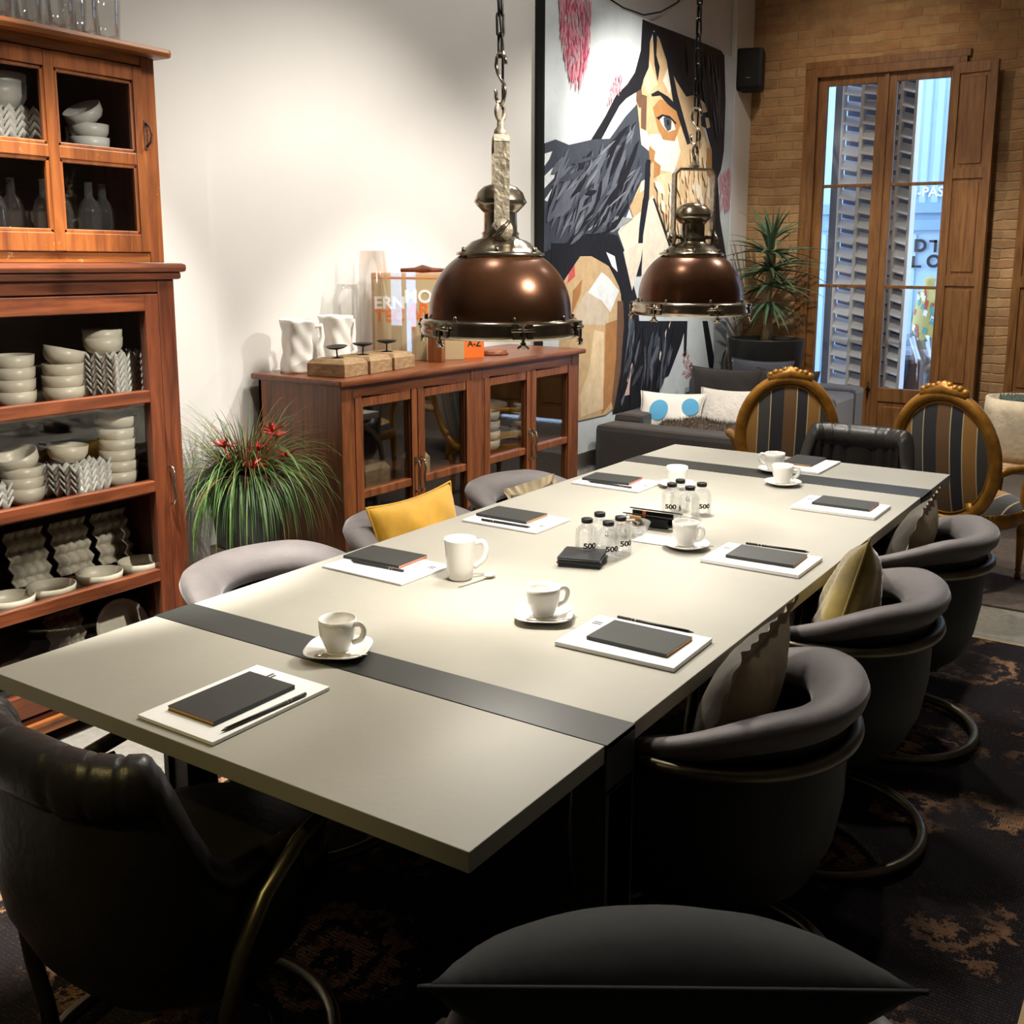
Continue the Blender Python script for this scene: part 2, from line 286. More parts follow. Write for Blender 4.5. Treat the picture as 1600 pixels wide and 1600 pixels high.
MT = dict(
 plaster=pbr('white_plaster', (.76, .735, .70), .9, bump=.12, bscale=9, var=.03, vscale=1.2), ceil=pbr('ceiling_paint', (.62, .58, .52), .9), darkwall=pbr('dark_plaster', (.16, .135, .11), .9, var=.2),
 brick=brick_mat(), floor=floor_mat(), rug=rug_mat(), rug2=pbr('brown_rug', (.075, .055, .042), .95, bump=.5, bscale=200, var=.3, vscale=30),
 woodr=wood('red_brown_wood', (.060, .014, .006), (.185, .048, .016), (16, 16, 1.4), .38), woodrh=wood('red_brown_wood_rail', (.065, .016, .006), (.20, .053, .017), (16, 1.4, 16), .38),
 woodo=wood('orange_brown_wood', (.14, .034, .007), (.35, .105, .020), (14, 14, 1.4), .42, (.60, .36, .16)), woodoh=wood('orange_brown_wood_rail', (.15, .040, .008), (.39, .13, .025), (14, 1.4, 14), .42, (.60, .36, .16)),
 woods=wood('sideboard_wood', (.10, .028, .009), (.29, .088, .024), (16, 16, 1.4), .4), woodsh=wood('sideboard_wood_rail', (.09, .025, .008), (.26, .078, .022), (16, 1.4, 16), .36),
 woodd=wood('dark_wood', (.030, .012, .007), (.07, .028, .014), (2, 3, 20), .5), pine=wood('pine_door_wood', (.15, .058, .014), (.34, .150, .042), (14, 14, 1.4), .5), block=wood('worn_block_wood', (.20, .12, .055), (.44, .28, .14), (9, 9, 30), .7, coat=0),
 blocklight=wood('pale_block_wood', (.5, .33, .16), (.66, .46, .25), (9, 9, 30), .7, coat=0),
 conc=pbr('table_concrete', (.345, .330, .284), .50, bump=.05, bscale=60, var=.05, vscale=2.5, spec=.35), concedge=pbr('table_concrete_edge', (.34, .30, .17), .6, var=.08, vscale=5),
 steel=pbr('black_steel', (.020, .023, .021), .42, 0, var=.15, vscale=3, spec=.45), bronze=pbr('burnished_tube', (.13, .115, .08), .33, .9, var=.3, vscale=12),
 suede=pbr('charcoal_suede', (.105, .090, .088), .62, bump=.1, bscale=60, var=.25, vscale=5, sheen=.35), leather=pbr('black_leather', (.015, .013, .012), .38, bump=.15, bscale=50, var=.4, vscale=5, spec=.5),
 leatherb=pbr('dark_shell_leather', (.009, .008, .008), .55, spec=.3, bump=.1, bscale=50, var=.35, vscale=4), piping=pbr('rust_piping', (.28, .09, .035), .6),
 yellow=pbr('mustard_velvet', (.62, .33, .02), .75, bump=.3, bscale=14, var=.15, vscale=9, sheen=.5), olive=pbr('olive_velvet', (.30, .215, .04), .6, bump=.4, bscale=10, var=.5, vscale=6, sheen=.8),
 patch=pbr('beige_patchwork', (.34, .27, .16), .8, bump=.3, bscale=25, var=.3, vscale=8), patchd=pbr('dark_patchwork', (.05, .042, .03), .7, bump=.3, bscale=25, var=.4, vscale=6), greyc=pbr('dark_grey_velvet', (.013, .014, .013), .85, bump=.15, bscale=20, var=.2, vscale=5, sheen=.08),
 cer=pbr('white_ceramic', (.84, .825, .79), .18, spec=.5, coat=.3), bowl=pbr('cream_ceramic', (.74, .66, .53), .35), bowlw=pbr('white_bowl_ceramic', (.74, .71, .66), .35), tray=pbr('grey_pulp', (.50, .44, .35), .9, bump=.2, bscale=80), pot=pbr('dark_pot', (.035, .034, .032), .45, var=.3, vscale=4),
 paper=pbr('white_paper', (.86, .86, .86), .7), note=pbr('black_notebook', (.026, .028, .026), .55, spec=.4), kraft=pbr('kraft_edge', (.52, .28, .10), .8), redge=pbr('red_edge', (.62, .22, .14), .8), ink=pbr('black_ink', (.012, .012, .014), .45), dimink=pbr('grey_ink', (.35, .35, .36), .8),
 spoon=pbr('steel_spoon', (.6, .52, .42), .25, .9), bone=pbr('bone_spoon', (.62, .56, .44), .4), nickel=pbr('aged_nickel', (.43, .37, .28), .2, .95, var=.35, vscale=14), copper=pbr('brown_copper', (.135, .056, .026), .27, .62, bump=.06, bscale=12, var=.3, vscale=5), strapm=pbr('pitted_brass', (.50, .42, .30), .42, .35, bump=.5, bscale=60, var=.5, vscale=40),
 iron=pbr('black_iron', (.02, .018, .016), .45, .6), rust=pbr('rusty_iron', (.12, .045, .02), .7, .3, bump=.4, bscale=80, var=.4, vscale=30), white=pbr('white_enamel', (.8, .78, .72), .4),
 lens=emis('lit_lamp_glass', (1, .9, .74), 3.0), glass=glass('clear_pane', base=.0, edge=.5), bottle=glass('clear_glass', (.98, .985, .98), .05, .6, milk=.03), water=glass('water_bottle_plastic', (.985, .99, .99), .04, .5, milk=.10), vase=glass('vase_glass', (.985, .985, .98), .0, .28, milk=.008), tanglass=glass('plastic_wrap', (.80, .86, .93), .25, .9, .15),
 gold=pbr('antique_gilt', (.32, .145, .018), .42, .45, bump=.3, bscale=25, var=.35, vscale=14), stripe=stripe_mat(), sofa=pbr('grey_velvet_sofa', (.030, .024, .022), .8, bump=.1, bscale=20, var=.2, sheen=.5), sofa_blue_lit=pbr('blue_lit_sofa_velvet', (.055, .062, .085), .75, sheen=.6),  # second sofa velvet: blue window light put into its colour
 blue=pbr('blue_dot', (.10, .37, .62), .85), wool=pbr('white_wool', (.72, .68, .62), .95, bump=.8, bscale=40, var=.1), fur=pbr('brown_fur', (.105, .078, .058), .95, var=.4, vscale=40), leafg=pbr('green_blade', (.085, .17, .035), .5, var=.4, vscale=8), leafr=pbr('reddish_blade', (.20, .085, .035), .55, var=.4, vscale=8), leafd=pbr('dark_green_blade', (.035, .085, .025), .5, var=.3, vscale=8), flower=pbr('red_bromeliad', (.52, .02, .02), .45, var=.2), aloe=pbr('aloe_leaf', (.085, .15, .075), .5, var=.4, vscale=10), trunk=pbr('pale_trunk', (.30, .21, .11), .85, bump=.5, bscale=40, var=.3, vscale=20),
 pedestal=pbr('pedestal_plaster', (.60, .55, .45), .8), stone=pbr('stone_planter', (.50, .42, .30), .85, bump=.5, bscale=30, var=.2, vscale=10), plastic=pbr('black_plastic', (.008, .008, .008), .5, spec=.25), orange=pbr('orange_cover', (.85, .20, .02), .45), tanbook=pbr('tan_cover', (.50, .38, .21), .6), orangedk=pbr('orange_print', (.78, .17, .02), .5), whiteprint=pbr('white_print', (.85, .84, .80), .5),
 shutter=pbr('white_louvre_paint', (.82, .83, .88), .5), shutterd=pbr('dark_slate_frame', (.16, .18, .25), .6), cont=pbr('pale_blue_container', (.42, .58, .70), .45, var=.06, vscale=2), contd=pbr('blue_container_beam', (.24, .38, .50), .5), ext=pbr('courtyard_paving', (.3, .3, .32), .9), mosaic=pbr('mosaic_mustard', (.5, .4, .12), .4), mosb=pbr('mosaic_teal', (.10, .35, .35), .4), mosr=pbr('mosaic_red', (.5, .1, .05), .4), brownwrap=pbr('brown_wrapped_wood', (.13, .07, .05), .5), edge=pbr('rug_binding', (.35, .24, .12), .9), succ=pbr('succulent_leaf', (.055, .085, .06), .6, var=.3),
)
PC = dict(tan=(.60, .42, .23), tan2=(.76, .58, .36), cream=(.82, .74, .60), rust=(.42, .20, .07), brown=(.16, .085, .05), black=(.012, .012, .016), slate=(.055, .062, .078), white=(.80, .84, .86), grey=(.34, .36, .37), beige=(.62, .52, .40), pink=(.62, .44, .42), red=(.60, .10, .09), pinkp=(.66, .30, .36), deepp=(.50, .05, .12), beige2=(.60, .67, .70), slate2=(.12, .13, .16), slate3=(.22, .23, .25))
PM = {k: pbr(k+'_oil_paint', v, (.36 if k in ('slate', 'slate2', 'slate3') else .5), spec=.35, bump=.25, bscale=30, var=.12, vscale=14) for k, v in PC.items()}
# ---------------------------------------------------------------- the setting
XW, YB, ZC, XR, YF = -2.75, 7.75, 4.3, 3.4, -3.2
struct(M().box((XW-.2, YF-.2, -.1), (XR+.2, YB+.3, 0)).build('floor', MT['floor']))
struct(M().box((XW-.2, YF-.2, ZC), (XR+.2, YB+.3, ZC+.1)).build('ceiling', MT['ceil']))
struct(M().box((XW-.2, YF-.2, 0), (XW, YB+.3, ZC)).build('wall_left', MT['plaster']))
struct(M().box((XR, YF-.2, 0), (XR+.2, YB+.3, ZC)).build('wall_right', MT['darkwall']))
struct(M().box((XW, YF-.2, 0), (XR, YF, ZC)).build('wall_front', MT['darkwall']))
# shallow wall jog beside the tall cabinet
struct(M().box((XW, YF, 0), (XW+.02, 1.86, ZC)).build('trim_1', MT['plaster']))
O1 = (-2.16, -.93, 3.20); O2 = (-.08, 1.12, 3.20)
bw = M()
bw.box((XW, YB, 0), (O1[0], YB+.3, ZC)); bw.box((O1[1], YB, 0), (O2[0], YB+.3, ZC)); bw.box((O2[1], YB, 0), (XR, YB+.3, ZC))
bw.box((O1[0], YB, O1[2]), (O1[1], YB+.3, ZC)); bw.box((O2[0], YB, O2[2]), (O2[1], YB+.3, ZC))
struct(bw.build('wall_back', MT['brick']))
def leaf(dr, x0, x1, y, rail=True):
    f = M(); s = .075
    f.box((x0, y, .02), (x0+s, y+.045, 3.14)); f.box((x1-s, y, .02), (x1, y+.045, 3.14))
    f.box((x0+s, y, 3.06), (x1-s, y+.045, 3.14)); f.box((x0+s, y, .46), (x1-s, y+.045, .575)); f.box((x0+s, y, .02), (x1-s, y+.045, .14))
    f.box((x0+s, y+.012, .14), (x1-s, y+.035, .46)); f.box((x0+s+.04, y+.002, .18), (x1-s-.04, y+.02, .42), .006)
    for z in (1.42, 2.25): f.box((x0+s, y+.008, z-.013), (x1-s, y+.038, z+.013))
    a = f.build('door_leaf', MT['pine'], dr, bevel=.004)
    g = M()
    for z0, z1 in ((.575, 1.407), (1.433, 2.237), (2.263, 3.06)): g.box((x0+s, y+.02, z0), (x1-s, y+.025, z1))
    g.build('glass_pane', MT['glass'], a)
    return a
d1 = thing('door_1', None, None); struct(d1)
fr = M(); fr.box((O1[0], YB-.05, 0), (O1[0]+.05, YB+.12, 3.2)); fr.box((O1[1]-.05, YB-.05, 0), (O1[1], YB+.12, 3.2)); fr.box((O1[0]+.05, YB-.049, 3.13), (O1[1]-.05, YB+.12, 3.2)); fr.box((-2.22, YB-.03, 0), (O1[0]-.001, YB, 3.199)); fr.box((-2.22, YB-.031, 3.201), (O1[1]+.02, YB, 3.26)); fr.build('door_frame', MT['pine'], d1, bevel=.004)
leaf(d1, -2.11, -1.55, YB); lf = leaf(d1, -1.54, -.98, YB)
M().box((-1.565, YB-.02, .02), (-1.525, YB+.0, 3.14), .005).build('centre_moulding', MT['pine'], lf)
M().tube([(-1.545, YB-.035, .5), (-1.545, YB-.035, .62)], .008).lathe([(.001, 0), (.018, 0), (.018, .01), (.001, .012)], (-1.545, YB-.03, .56), 12, 'y').build('door_latch', MT['iron'], lf)
def shutter_panel(dr, x0, x1, y0, y1, name='shutter_leaf'):
    # inner panelled shutter from (x0,y0) to (x1,y1)
    L = math.hypot(x1-x0, y1-y0); a = math.atan2(y1-y0, x1-x0); f = M()
    f.box((0, -.012, .02), (L, .012, 3.14)); s = .055
    for x in (0, L-s): f.box((x, -.028, .02), (x+s, -.01, 3.14))
    zs = [.02, .62, 1.02+.3, 1.42+.75, 3.14]
    for z in (.02, .56, 1.44, 2.27, 3.06): f.box((s, -.028, z), (L-s, -.01, z+.08))
    for z0, z1 in ((.10, .56), (.64, 1.44), (1.52, 2.27), (2.35, 3.06)): f.box((s+.03, -.022, z0+.03), (L-s-.03, -.01, z1-.03), .005)
    f.xf(mx((x0, y0, 0), rz=a)); return f.build(name, MT['pine'], dr, bevel=.003)
shutter_panel(d1, -1.015, -.675, YB-.07, YB-.13)
d2 = thing('door_2', None, None); struct(d2)
fr = M(); fr.box((O2[0], YB-.05, 0), (O2[0]+.05, YB+.12, 3.2)); fr.box((O2[1]-.05, YB-.05, 0), (O2[1], YB+.12, 3.2)); fr.box((O2[0]+.05, YB-.049, 3.13), (O2[1]-.05, YB+.12, 3.2)); fr.build('door_frame', MT['pine'], d2, bevel=.004)
leaf(d2, -.03, .52, YB); leaf(d2, .53, 1.07, YB)
shutter_panel(d2, -.46, -.09, YB-.16, YB-.06)
# plaster strip beside the brick
struct(M().box((XW, 7.36, 0), (XW+.05, YB, ZC)).build('trim_2', MT['plaster'], bevel=.01))
# ---------------------------------------------------------------- outside the window
struct(M().box((-7, YB+.3, -.1), (4, 16, -.02)).build('ground', MT['ext']))
cw = thing('shipping_container', 'pale blue corrugated shipping container with black stencilled letters outside the window', 'container', (-3.4, 12, 0))
f = M(); n = 34
for k in range(n):
    x = k*.14
    f.add([(x, 0, 2.32), (x+.035, 0, 2.32), (x+.055, -.035, 2.32), (x+.12, -.035, 2.32), (x+.14, 0, 2.32), (x, 0, 4.9), (x+.035, 0, 4.9), (x+.055, -.035, 4.9), (x+.12, -.035, 4.9), (x+.14, 0, 4.9)], [(q, q+1, q+6, q+5) for q in range(4)])
f.build('corrugated_side', MT['cont'], cw, fix=False, solid=.003)
f = M(); f.box((0, .0, 0), (4.76, .05, 2.0)); 
for k in range(9): f.box((k*.55+.02, -.03, .1), (k*.55+.07, 0, 1.95))
f.build('container_door', MT['cont'], cw)
M().box((0, -.06, 2.0), (4.76, .05, 2.12)).box((0, -.06, 2.2), (4.76, .05, 2.32)).build('container_beam', MT['contd'], cw)
M().box((0, -.02, 2.12), (4.76, .05, 2.2)).box((0, .05, 0), (4.76, 2.2, 4.9)).build('container_body', MT['contd'], cw)
def L3(x, z): return mx((x, -.04, z), PI/2)
text('D', .20, MT['ink'], cw, 'letter', L3(1.224, 1.81), .008); M().box((1.325, -.045, 1.855), (1.415, -.035, 1.883)).box((1.383, -.045, 1.741), (1.415, -.035, 1.883)).build('letter', MT['ink'], cw)
M().box((1.14, -.045, 1.557), (1.175, -.035, 1.695)).box((1.14, -.045, 1.557), (1.25, -.035, 1.585)).build('letter', MT['ink'], cw); text('O', .20, MT['ink'], cw, 'letter', L3(1.39, 1.627), .008)
text('N-PAS', .155, MT['whiteprint'], cw, 'letter', L3(1.24, 2.44), .003)
# louvred shutter outside
sh = thing('louvred_shutter', 'tall white louvred shutter folded open outside the left window leaf', 'shutter', (0, 8.27, -.02), 0)
M().box((-2.13, 0, 0), (-2.055, .05, 3.6)).build('dark_side_stile', MT['shutterd'], sh)
M().box((-2.05, .12, 0), (-1.42, .13, 3.6)).build('dark_gap_sheet', MT['shutterd'], sh)  # added dark sheet standing in for the dark building behind the slats
cols = [(-2.035, -1.895), (-1.865, -1.72), (-1.69, -1.56), (-1.535, -1.44)]
f = M(); f.box((-2.055, -.03, .4), (-2.035, .05, 3.54)); f.box((-1.895, -.03, .4), (-1.865, .05, 3.54)); f.box((-1.72, -.03, .4), (-1.69, .05, 3.54)); f.box((-1.56, -.03, .4), (-1.535, .05, 3.54)); f.box((-1.44, -.03, .4), (-1.415, .13, 3.54)); f.box((-2.055, -.03, 3.54), (-1.415, .05, 3.6)); f.box((-2.055, -.03, 0), (-1.415, .05, .40)); f.build('shutter_frame', MT['shutter'], sh, bevel=.003)
f = M()
for a, b in cols:
    for k in range(25):
        z = .47+k*.126; d_ = .028; f.add([(a, -.05, z-.042), (b, -.05, z-.042-d_), (b, .06, z+.042-d_), (a, .06, z+.042), (a, -.05, z-.034), (b, -.05, z-.034-d_), (b, .06, z+.050-d_), (a, .06, z+.050)], [(0,3,2,1), (4,5,6,7), (0,1,5,4), (1,2,6,5), (2,3,7,6), (3,0,4,7)])
f.build('louvre_slats', MT['shutter'], sh)
st = thing('garden_sculpture', 'colourful painted mosaic figure standing outside behind the right window leaf', 'sculpture', (-1.87, 11.2, .65)); st.scale = (.60, .60, .68)
prof = [(.01, 0), (.20, 0), (.25, .15), (.27, .4), (.25, .65), (.20, .85), (.12, 1.0), (.09, 1.08), (.11, 1.16), (.01, 1.2)]
M().lathe(prof, n=24).build('figure_body', MT['mosaic'], st)
def patches(mat, seed):
    f = M(); rr = random.Random(seed)
    for k in range(26):
        a = rr.uniform(0, 2*PI); i = rr.uniform(.1, .95); R = .272*(1-abs(i-.38)**2.2*1.2)
        if R < .1: continue
        f.add([(math.cos(a+q[0])*(R+.004), math.sin(a+q[0])*(R+.004), i+q[1]) for q in ((-.16, -.03), (.1, -.06), (.18, .03), (-.05, .06))], [(0,1,2,3)])
    return f.build('mosaic_patch', mat, st, fix=False)
patches(MT['mosb'], 1); patches(MT['mosr'], 2); patches(MT['whiteprint'], 3)
bx = tag(M().box((-2.15, 10.95, -.02), (-1.5, 11.5, .65), .02).build('plinth', MT['shutter']), 'pale low plinth carrying the mosaic figure in the courtyard', 'plinth')
wf = thing('wrapped_furniture', 'dark furniture wrapped in clear plastic standing outside the window', 'furniture', (-1.66, 9.0, 0))
M().box((-.42, -.2, -.02), (.05, .2, .86), .06).box((.0, -.22, -.02), (.30, .22, .74), .05).build('furniture_body', MT['brownwrap'], wf)
def wrapf(u, v):
    a = 2*PI*u; r = 1+.10*math.sin(9*a+4*v)+.06*math.sin(23*a); z = -.02+.94*v
    k = 1-.25*max(0, v-.8)*5*.6
    return (-.08+.44*math.cos(a)*r*k, .27*math.sin(a)*r*k, z+.03*math.sin(7*a)*v)
M().grid(wrapf, 48, 10, cu=True).build('plastic_wrap', MT['tanglass'], wf)
# ---------------------------------------------------------------- rugs
rg = thing('area_rug', 'large faded dark rug with tan medallions under the table', 'rug')
M().box((-1.80, -2.2, 0), (.67, 3.53, .008)).build('rug_pile', MT['rug'], rg)
M().box((-1.80, 3.53, 0), (.67, 3.545, .009)).box((.66, -2.2, 0), (.672, 3.53, .0085)).build('rug_binding', MT['edge'], rg)
tag(M().box((-1.26, 4.03, 0), (2.2, 6.2, .010)).build('lounge_rug', MT['rug2']), 'plain brown rug under the gilt chairs at the far end', 'rug')
# ---------------------------------------------------------------- table
W, LT, ZT, TH = 1.274, 3.375, .75, .036
tb = thing('conference_table', 'long table with greige concrete top and two black steel bands', 'table', (0, 0, 0))
def slab(y0, y1):
    o = M().box((-W, y0, ZT-TH), (0, y1, ZT)).build('tabletop_slab', MT['conc'], tb, bevel=.0015); return o
slab(0, .4165); slab(.5295, 2.8565); slab(3.0185, LT)
for y0, y1 in ((.417, .529), (2.857, 3.018)):
    f = M().box((-W-.004, y0, ZT-.010), (.004, y1, ZT+.0012)); f.box((-W-.004, y0, ZT-.10), (-W+.001, y1, ZT)); f.box((-.001, y0, ZT-.10), (.004, y1, ZT))
    f.box((-W+.01, y0, ZT-.10), (-.01, y1, ZT-TH-.001)); o = f.build('steel_band', MT['steel'], tb, bevel=.001)
    for x in (-W-.004, -.016):
        M().box((x, y0, 0.009), (x+.02, y1, ZT-.09)).box((x-.0 if x < -.5 else x-.06, y0+.01, .009), (x+.08 if x < -.5 else x+.02, y1-.01, ZT-.10)).build('leg', MT['steel'], tb, bevel=.002)
# ---------------------------------------------------------------- dining chairs
SQ = [1.0]
def plan(s, R, arm):      # s in -1..1, back at s=0 ; chair faces +y
    tot = arm+PI*R/2; d = abs(s)*tot; sg = 1 if s >= 0 else -1
    if d < PI*R/2: a = d/R; x, y = math.sin(a)**SQ[0]*R, -max(0, math.cos(a))**SQ[0]*R
    else: x, y = R, d-PI*R/2
    return sg*x, y
def smooth(t): t = max(0, min(1, t)); return t*t*(3-2*t)
def make_tub(tufted=False, R=.285, hb=.755, ha=.665, arm=.15, label='', name='tub_chair', seatmat='suede', collar=None):
    t = thing(name, label, 'chair'); SQ[0] = .62 if tufted else 1.0
    shellm = MT['leather'] if tufted else MT['leatherb']; colm = collar or (MT['leather'] if tufted else MT['suede'])
    H = lambda s: hb+(ha-hb)*(smooth((abs(s)-.30)/.65) if not tufted else smooth((abs(s)-.44)/.36))
    prof = [(1.0, 0), (1.0, .25), (.99, .5), (.93, .72), (.80, .9), (.62, 1.0)]
    def shell(u, v):
        s = u*2-1; x, y = plan(s, R, arm); top = H(s)-.035; bot = .27
        i = v*5; k = int(min(4, i)); fr_ = i-k; sc_ = prof[k][0]*(1-fr_)+prof[k+1][0]*fr_; q = prof[k][1]*(1-fr_)+prof[k+1][1]*fr_
        rib = 0
        return (x*sc_, (y-.0)*sc_, top+(bot-top)*q)
    M().grid(shell, 48, 15).build('shell', shellm, t, solid=.028)
    # rolled collar along the rim
    def rim(u, v):
        s = u*2-1; e = abs(s); fat = 1-.52*smooth((e-.25)/.75); endt = min(1, (1-e)*14)**.5 if e > .93 else 1
        a = .060*fat*max(.25, endt); b = .042*fat*max(.25, endt)
        if tufted: a *= .8; b *= 1.5
        x, y = plan(s, R-.022, arm); nx, ny = plan(s, 1.0, 0) if abs(y) < 1e9 else (0, 0)
        L_ = arm+PI*(R-.022)/2; d = e*L_
        if d > PI*(R-.022)/2: nx, ny = (1 if s > 0 else -1), 0
        else: l = math.hypot(x, y); nx, ny = x/l, y/l
        g = 2*PI*v
        groove = 1
        if tufted:
            ph = (s*7) % 1; groove = 1-.07*math.exp(-((ph-.5)/.035)**2)
        cx_, cz_ = math.cos(g)*a*groove, math.sin(g)*b*groove
        z = H(s)-b+cz_+cx_*(.35 if not tufted else .1)
        return (x+nx*cx_, y+ny*cx_, z)
    f = M(); f.grid(rim, 112 if tufted else 64, 14, cv=True); n = 14
    f.add([rim(0, k/14) for k in range(14)], [tuple(range(14))], True); f.add([rim(1, k/14) for k in range(14)], [tuple(range(14))[::-1]], True)
    f.build('backrest_roll', colm, t)
    if tufted:     # channel-tufted inside back
        def inner(u, v):
            s = (u*2-1)*.92; ph = (s*7) % 1; bulge = .016*(abs(math.sin(PI*(ph-.5)))**.6)
            x, y = plan(s, R-.045, arm); l = math.hypot(x, min(y, 0)) or 1; z = H(s)-.07+(.42-H(s)+.07)*v
            k = (l-bulge)/l if y <= 0 else (R-.045-bulge)/(R-.045)
            return (x*k, y*(k if y <= 0 else 1), z)
        M().grid(inner, 112, 8).build('tufted_back', shellm, t)
    # seat
    def seat(u, v):
        g = 2*PI*u; r = v if v <= .8 else .8+(v-.8)
        ex = abs(math.cos(g))**.8*(1 if math.cos(g) >= 0 else -1); ey = abs(math.sin(g))**.8*(1 if math.sin(g) >= 0 else -1)
        rr = min(1, v/.75); z = .475-.02*rr**3-(.07*smooth((v-.75)/.25))
        return (ex*rr*(R-.045), .03+ey*rr*(R-.03), z)
    M().grid(seat, 36, 12, cu=True).box((-.14, -.14, .33), (.14, .14, .44), .03).build('seat_cushion', MT[seatmat], t)
    # piping on the front edges of the shell
    for sg in (-1, 1):
        pts = [shell(0 if sg < 0 else 1, v/12) for v in range(0, 13)]
        M().tube([(p[0]-sg*.012, p[1]+.004, p[2]) for p in pts], .006, 6).build('piping', MT['piping'] if not tufted else MT['leather'], t)
    # tube frame: floor ring, arm loop, risers
    Rf = .295
    f = M(); f.tube([(Rf*math.cos(a*PI/24), Rf*math.sin(a*PI/24), .026) for a in range(48)], .0165, 10, True); f.build('floor_ring', MT['bronze'], t)
    if not tufted:
        pts = []
        for k in range(-24, 25):
            x, y = plan(k/24, R+.015, .06); pts.append((x, y, .645))
        Rx = R+.018
        left = [(-Rx, .09, .64), (-Rx+.005, .14, .615), (-Rx+.015, .175, .55), (-Rx+.02, .185, .45), (-Rx+.03, .18, .30), (-Rx+.04, .17, .15), (-Rx+.055, .155, .03)]
        right = [(-p[0], p[1], p[2]) for p in left]
        M().tube(left[::-1]+pts+right, .0165, 10).build('arm_tube', MT['bronze'], t)
    else:
        for sg in (-1, 1):
            pts = [(sg*(R-.02), .26, .60), (sg*(R+.005), .14, .60), (sg*(R+.02), .03, .575), (sg*(R+.028), -.06, .52), (sg*(R+.03), -.12, .44), (sg*(R+.02), -.145, .34), (sg*(R+.0), -.14, .20), (sg*(R-.02), -.13, .10), (sg*(R-.035), -.13, .03)]
            M().tube(pts, .0165, 10).build('arm_tube', MT['bronze'], t)
    M().box((-.02, -R+.12, .25), (.02, R-.06, .34)).box((-R+.10, -.02, .24), (R-.10, .02, .34)).tube([(-.26, .0, .24), (.26, 0, .24)], .012).tube([(-.26, 0, .24), (-.29, 0, .12), (-.29, 0, .03)], .012).tube([(.26, 0, .24), (.29, 0, .12), (.29, 0, .03)], .012).build('seat_support', MT['iron'], t)
    return t
HEADNEAR = (-.66, .10); HEADFAR = (-.56, 3.62)
tub = make_tub(label='charcoal suede tub chair with ruffled cushion, nearest on the right of the table')
tub.location = (.025, .87, .009); tub.rotation_euler = (0, 0, PI/2); tub['group'] = 'suede tub chairs along the table'
G = 'suede tub chairs along the table'
dup(tub, (.03, 1.635, .009), PI/2, 'charcoal suede tub chair holding the olive velvet pillow on the right', G)
dup(tub, (.03, 2.40, .009), PI/2, 'charcoal suede tub chair farthest along the right side of the table', G)
dup(tub, (-1.245, .87, .009), -PI/2, 'empty charcoal suede tub chair nearest on the cabinet side of the table', G)
dup(tub, (-1.25, 1.52, .009), -PI/2, 'charcoal suede tub chair holding the mustard pillow in front of sideboard', G)
dup(tub, (-1.25, 2.19, .009), -PI/2, 'charcoal suede tub chair farthest on the sideboard side of the table', G)
hd = make_tub(True, .29, .820, .58, .06, 'black tufted leather tub chair at the near left end of the table', 'leather_chair', 'leather')
hd.location = (-.755, .05, .009); hd.rotation_euler = (0, 0, 0); hd['group'] = 'leather chairs at the table ends'
dup(hd, (-.545, 3.72, .009), PI, 'black channel-tufted leather tub chair at the far end of the table', 'leather chairs at the table ends')
# near right corner chair with the dark cushion
cc = dup(tub, (.43, -.17, .009), .50, 'dark tub chair at the bottom edge of the photo holding a grey cushion')
del cc['group']
# ---------------------------------------------------------------- cushions
def cushion(name, label, mat, w, h, t, loc, rot, pipe=None, ruffle=None, crease=.0, cat='cushion', seed=1, back=None, soft=None):
    c = thing(name, label, cat, loc); c.rotation_euler = rot; rr = random.Random(seed); ph = [rr.uniform(0, 6) for _ in range(6)]
    def sd(sg):
        def fn(u, v):
            a, b = u*2-1, v*2-1; k = ((1-abs(a)**2.2)*(1-abs(b)**2.2))**.55 if not soft else (1-a*a)**soft*(1-b**4)**.6
            pin = 1-.10*(1-abs(a)**2)*abs(b)**3; pin2 = 1-.10*(1-abs(b)**2)*abs(a)**3
            wr = crease*(math.sin(a*7+ph[0]+2*b)*math.sin(b*5+ph[1])+.5*math.sin(a*15+b*9+ph[2]))*(abs(a*b)*.8+.25)
            return (a*w/2*pin2, sg*(t/2*k+wr*k), b*h/2*pin)
        return fn
    f = M(); f.grid(sd(1), 24, 24); 
    if not back: f.grid(sd(-1), 24, 24)
    b = f.build('cushion_cover', mat, c)
    if back: M().grid(sd(-1), 24, 24).build('cushion_back', back, c)
    ed = []
    for k in range(24): ed.append(sd(1)(k/24, 0))
    for k in range(24): ed.append(sd(1)(1, k/24))
    for k in range(24): ed.append(sd(1)(1-k/24, 1))
    for k in range(24): ed.append(sd(1)(0, 1-k/24))
    if pipe: M().tube(ed, .004, 6, True).build('piping', pipe, c)
    if ruffle:
        n = len(ed)*6
        def rf(u, v):
            i = u*len(ed); k = int(i) % len(ed); q = i-int(i); p = Vector(ed[k])*(1-q)+Vector(ed[(k+1) % len(ed)])*q
            d = Vector((p.x/w, 0, p.z/h)); d.normalize(); amp = .0035*v
            return tuple(p+d*.042*v+Vector((0, amp*math.sin(u*2*PI*26)+amp*.5*math.sin(u*2*PI*15+1), 0)))
        M().grid(rf, n, 3, cu=True).build('ruffle', ruffle, c)
    return c
cushion('ruffled_cushion', 'patchwork cushion with beige ruffled edge in the nearest right chair', MT['patchd'], .37, .38, .14, (.07, .885, .665), (.32, 0, PI/2+.08), None, MT['patch'], .006, seed=3, back=MT['patch'])
cushion('velvet_pillow', 'crumpled olive velvet pillow in the middle right chair', MT['olive'], .40, .40, .15, (.085, 1.64, .66), (.26, .38, PI/2+.25), MT['olive'], None, .026, seed=4)
